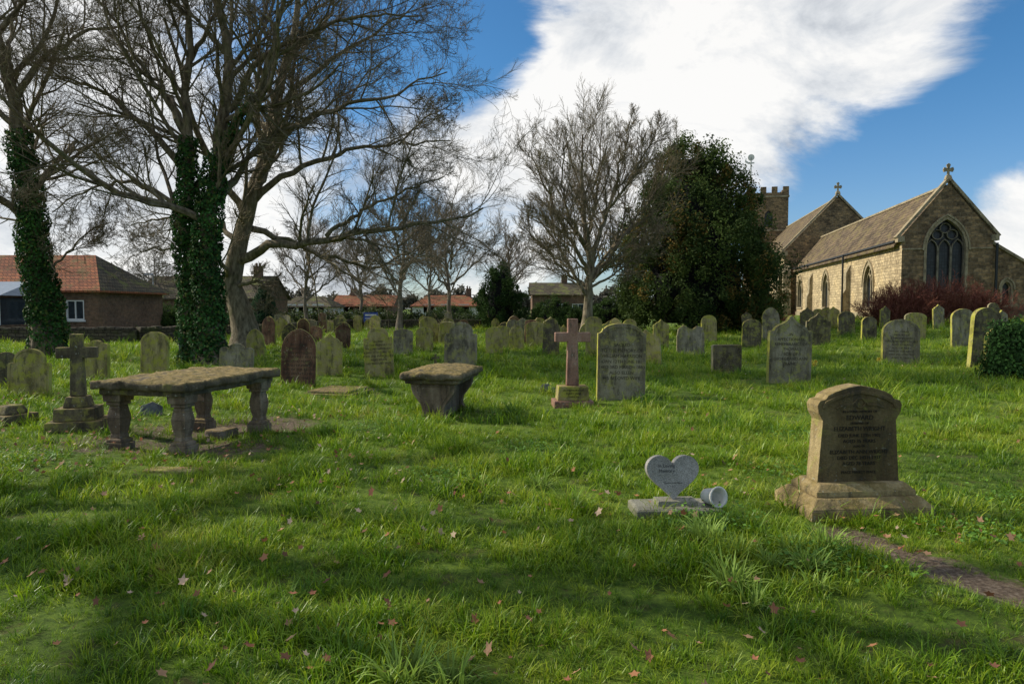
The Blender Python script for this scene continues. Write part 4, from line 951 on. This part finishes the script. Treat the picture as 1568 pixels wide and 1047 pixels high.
mb.prism(arc(px_,tt+6.6,.5,.5,0,360,13)[:-1],64.9,65.1,0); mb.prism([(px_-.9,tt+5.9),(px_-.4,tt+5.6),(px_+.5,tt+5.65),(px_+.5,tt+5.85),(px_-.4,tt+5.9),(px_-.9,tt+6.3)],64.95,65.05,0)
mb.obj('weather_vane',[M_white],parent=ch)
M_roofred=masonry_mat('red_pantile_roof',(.34,.125,.06),(.24,.09,.05),(.10,.045,.03),.24,.2,.02,.7,.02,(.16,.12,.05))
M_roofmoss=masonry_mat('mossy_tile_roof',(.13,.105,.07),(.09,.08,.055),(.04,.035,.03),.24,.2,.02,.8,.02,(.14,.15,.04))
M_brick=masonry_mat('old_brick',(.24,.135,.09),(.16,.10,.075),(.2,.17,.13),.23,.078,.01,.7,.012)
M_render=plain_mat('white_render',(.62,.60,.55),.9,var=.1)
M_rubble=masonry_mat('rubble_boundary_wall',(.13,.11,.085),(.08,.068,.055),(.045,.038,.03),.35,.15,.08,.7,.02,(.09,.10,.035))
M_frame=plain_mat('white_window_frame',(.7,.7,.68),.5,var=.05)
M_gl2=plain_mat('window_glass',(.03,.04,.05),.12,spec=.6)
def house(name,x0,x1,y0,y1,z0,ze,zr,hip,mats,wins=(),chim=None):
    e=empty(name,(x0,y0,z0)); w_=x1-x0; d=y1-y0
    hl=[[(a-ww/2,b),(a+ww/2,b),(a+ww/2,b+hh),(a-ww/2,b+hh)] for a,b,ww,hh in wins]
    mb=MB(); mb.wall([(0,-2),(w_,-2),(w_,ze),(0,ze)],hl,I,0,1,.12,2)
    for v in ([(w_,0,-2),(w_,d,-2),(w_,d,ze),(w_,0,ze)],[(0,0,-2),(0,d,-2),(0,d,ze),(0,0,ze)],[(0,d,-2),(w_,d,-2),(w_,d,ze),(0,d,ze)]): mb.add(v,[(0,1,2,3)],0)
    if hip==0:
        for xx in (0,w_): mb.add([(xx,0,ze),(xx,d,ze),(xx,d/2,zr)],[(0,1,2)],0)
    mb.obj('walls',[mats[0],M_gl2,M_frame],parent=e)
    mb=MB(); o=.3; zo=ze-.12; h_=hip
    V=[(-o,-o,zo),(w_+o,-o,zo),(w_+o,d+o,zo),(-o,d+o,zo),(h_-(o if h_==0 else 0),d/2,zr),(w_-h_+(o if h_==0 else 0),d/2,zr)]
    mb.add(V,[(0,1,5,4),(2,3,4,5)],0); 
    if hip: mb.add(V,[(1,2,5),(3,0,4)],1)
    mb.add([(x,y,z-.12) for x,y,z in V[:4]]+V[:4],[(0,1,5,4),(1,2,6,5),(2,3,7,6),(3,0,4,7)],0)
    mb.obj('roof',[mats[1],mats[2]],parent=e)
    mb=MB()
    for a,b,ww,hh in wins:
        for q in ((a-ww/2,a-ww/2+.07,b,b+hh),(a+ww/2-.07,a+ww/2,b,b+hh),(a-.03,a+.03,b+.07,b+hh-.07)): mb.box(q[0],q[1],.02,.1,q[2],q[3],0)
        mb.box(a-ww/2+.07,a+ww/2-.07,.022,.1,b,b+.07,0); mb.box(a-ww/2+.07,a+ww/2-.07,.022,.1,b+hh-.07,b+hh,0)
        mb.box(a-ww/2-.08,a+ww/2+.08,-.06,.02,b-.1,b-.003,0)
    if wins: mb.obj('window_frames',[M_frame],parent=e)
    for c in (chim or []):
        mb=MB(); mb.box(c-.35,c+.35,d/2-.3,d/2+.3,zr-.8,zr+.8,0); mb.box(c-.4,c+.4,d/2-.35,d/2+.35,zr+.8,zr+.9,0)
        for k in (-.15,.15): mb.box(c+k-.09,c+k+.09,d/2-.09,d/2+.09,zr+.9,zr+1.2,0,None,.02,.02)
        mb.obj('chimney',[M_brick],parent=e)
    return e
house('brick_house',-37,-23,38,45,0,2.65,4.75,2.2,[M_brick,M_roofred,M_roofmoss],[(12.7,.9,1.0,1.1),(9.5,.9,1.0,1.1)])
house('brick_house',-33,-22,60,67,0,2.5,4.5,0,[M_brick,M_roofmoss,M_roofmoss],[],[9.5])
e=empty('conservatory',(-30.5,34.5,0)); mb=MB(); mb.box(0,4.6,0,3,0,.7,0)
for i in range(8): mb.box(i*.65,i*.65+.06,.0,.06,.7,2.1,1)
mb.box(0,4.6,.01,.07,2.1,2.2,1); mb.box(.03,4.55,.03,.04,.7,2.1,2); mb.box(4.53,4.56,.06,3,.7,2.1,2)
mb.add([(-.1,-.15,2.2),(4.75,-.15,2.2),(4.2,3,3.0),(.5,3,3.0)],[(0,1,2,3)],3); mb.add([(4.75,-.15,2.2),(4.75,3,2.2),(4.2,3,3.0)],[(0,1,2)],3)
mb.obj('conservatory_frame',[M_brick,M_frame,M_gl2,plain_mat('conservatory_roof',(.20,.24,.28),.4)],parent=e)
def bung(px0,px1,d,ze,zr,mw=M_render,mr=M_roofred,hip=1.5,ch_=None):
    x0=(px0-784)/F*d; x1=(px1-784)/F*d; ww=x1-x0
    house('bungalow',x0,x1,d,d+7,0,ze,zr,hip,[mw,mr,mr],[(ww*.25,.9,1.4,1.1),(ww*.5,.9,1.2,1.1),(ww*.78,.9,1.4,1.1)],ch_)
bung(632,732,88,1.9,3.2,ch_=[7]); bung(425,505,84,1.8,3.0,M_render,M_roofmoss); bung(510,600,92,1.9,3.3,M_brick,M_roofred,0,[2]); bung(815,905,80,3.2,4.6,M_brick,M_roofmoss,0,[4]); bung(250,330,86,2.1,3.8,M_brick,M_roofred,0,[3]); bung(335,410,95,2.0,3.6,M_render,M_roofmoss,1.5)
def wallline(name,pts,h,th,mat):
    mb=MB()
    for (xa,ya),(xb,yb) in zip(pts[:-1],pts[1:]):
        Ln=math.hypot(xb-xa,yb-ya); rz=math.atan2(yb-ya,xb-xa); M=T(xa,ya,min(hz(xa,ya),hz(xb,yb)),rz)
        mb.box(0,Ln,-th/2,th/2,-.6,h,0,M)
        x=0
        while x<Ln-.2:
            l=random.uniform(.3,.5); mb.box(x,min(x+l-.01,Ln),-th/2-.04,th/2+.04,h+.002,h+.1+random.uniform(0,.06),0,M,.02,.04); x+=l
    return mb.obj(name,[mat])
wallline('stone_boundary_wall',[(-26,30),(-17,31),(-13,37)],.62,.4,M_rubble)
wallline('stone_boundary_wall',[(-13.05,37.2),(-12,50),(8,52)],.55,.4,M_rubble)
def post(name,px,d,h,arm):
    x=(px-784)/F*d; mb=MB(); n=8
    for (z0,r0),(z1,r1) in (((0,.09),(1.2,.08)),((1.2,.055),(h,.035))):
        v=[(r0*math.cos(a),r0*math.sin(a),z0) for a in np.linspace(0,6.283,n+1)[:-1]]+[(r1*math.cos(a),r1*math.sin(a),z1) for a in np.linspace(0,6.283,n+1)[:-1]]
        mb.add(v,[(j,(j+1)%n,(j+1)%n+n,j+n) for j in range(n)]+[tuple(range(2*n-1,n-1,-1))])
    mb.box(0,arm,-.03,.03,h-.03,h+.03,0); mb.box(arm-.1,arm+.5,-.12,.12,h-.06,h+.08,0,None,.05,.03)
    mb.obj(name,[plain_mat('galvanised_steel',(.35,.36,.36),.5)],(x,d,0))
post('street_lamp',236,50,4.0,-.5); post('street_lamp',478,100,5.0,.6)
x=(568-784)/F*48; mb=MB(); mb.box(-.5,.5,-.03,.03,.55,1.25,0); mb.box(-.46,-.38,.031,.09,-.2,1.2,1); mb.box(.38,.46,.031,.09,-.2,1.2,1); mb.box(-.4,.4,-.04,-.031,1.0,1.12,1); mb.box(-.4,.2,-.04,-.031,.8,.86,1)
mb.obj('blue_notice_board',[plain_mat('blue_paint',(.02,.07,.35),.4),M_frame],(x,48,0))
sc.view_settings.view_transform='Standard'; sc.view_settings.look='None'; sc.view_settings.exposure=0
print('OBJS',len(bpy.data.objects),'grass',len(GV))
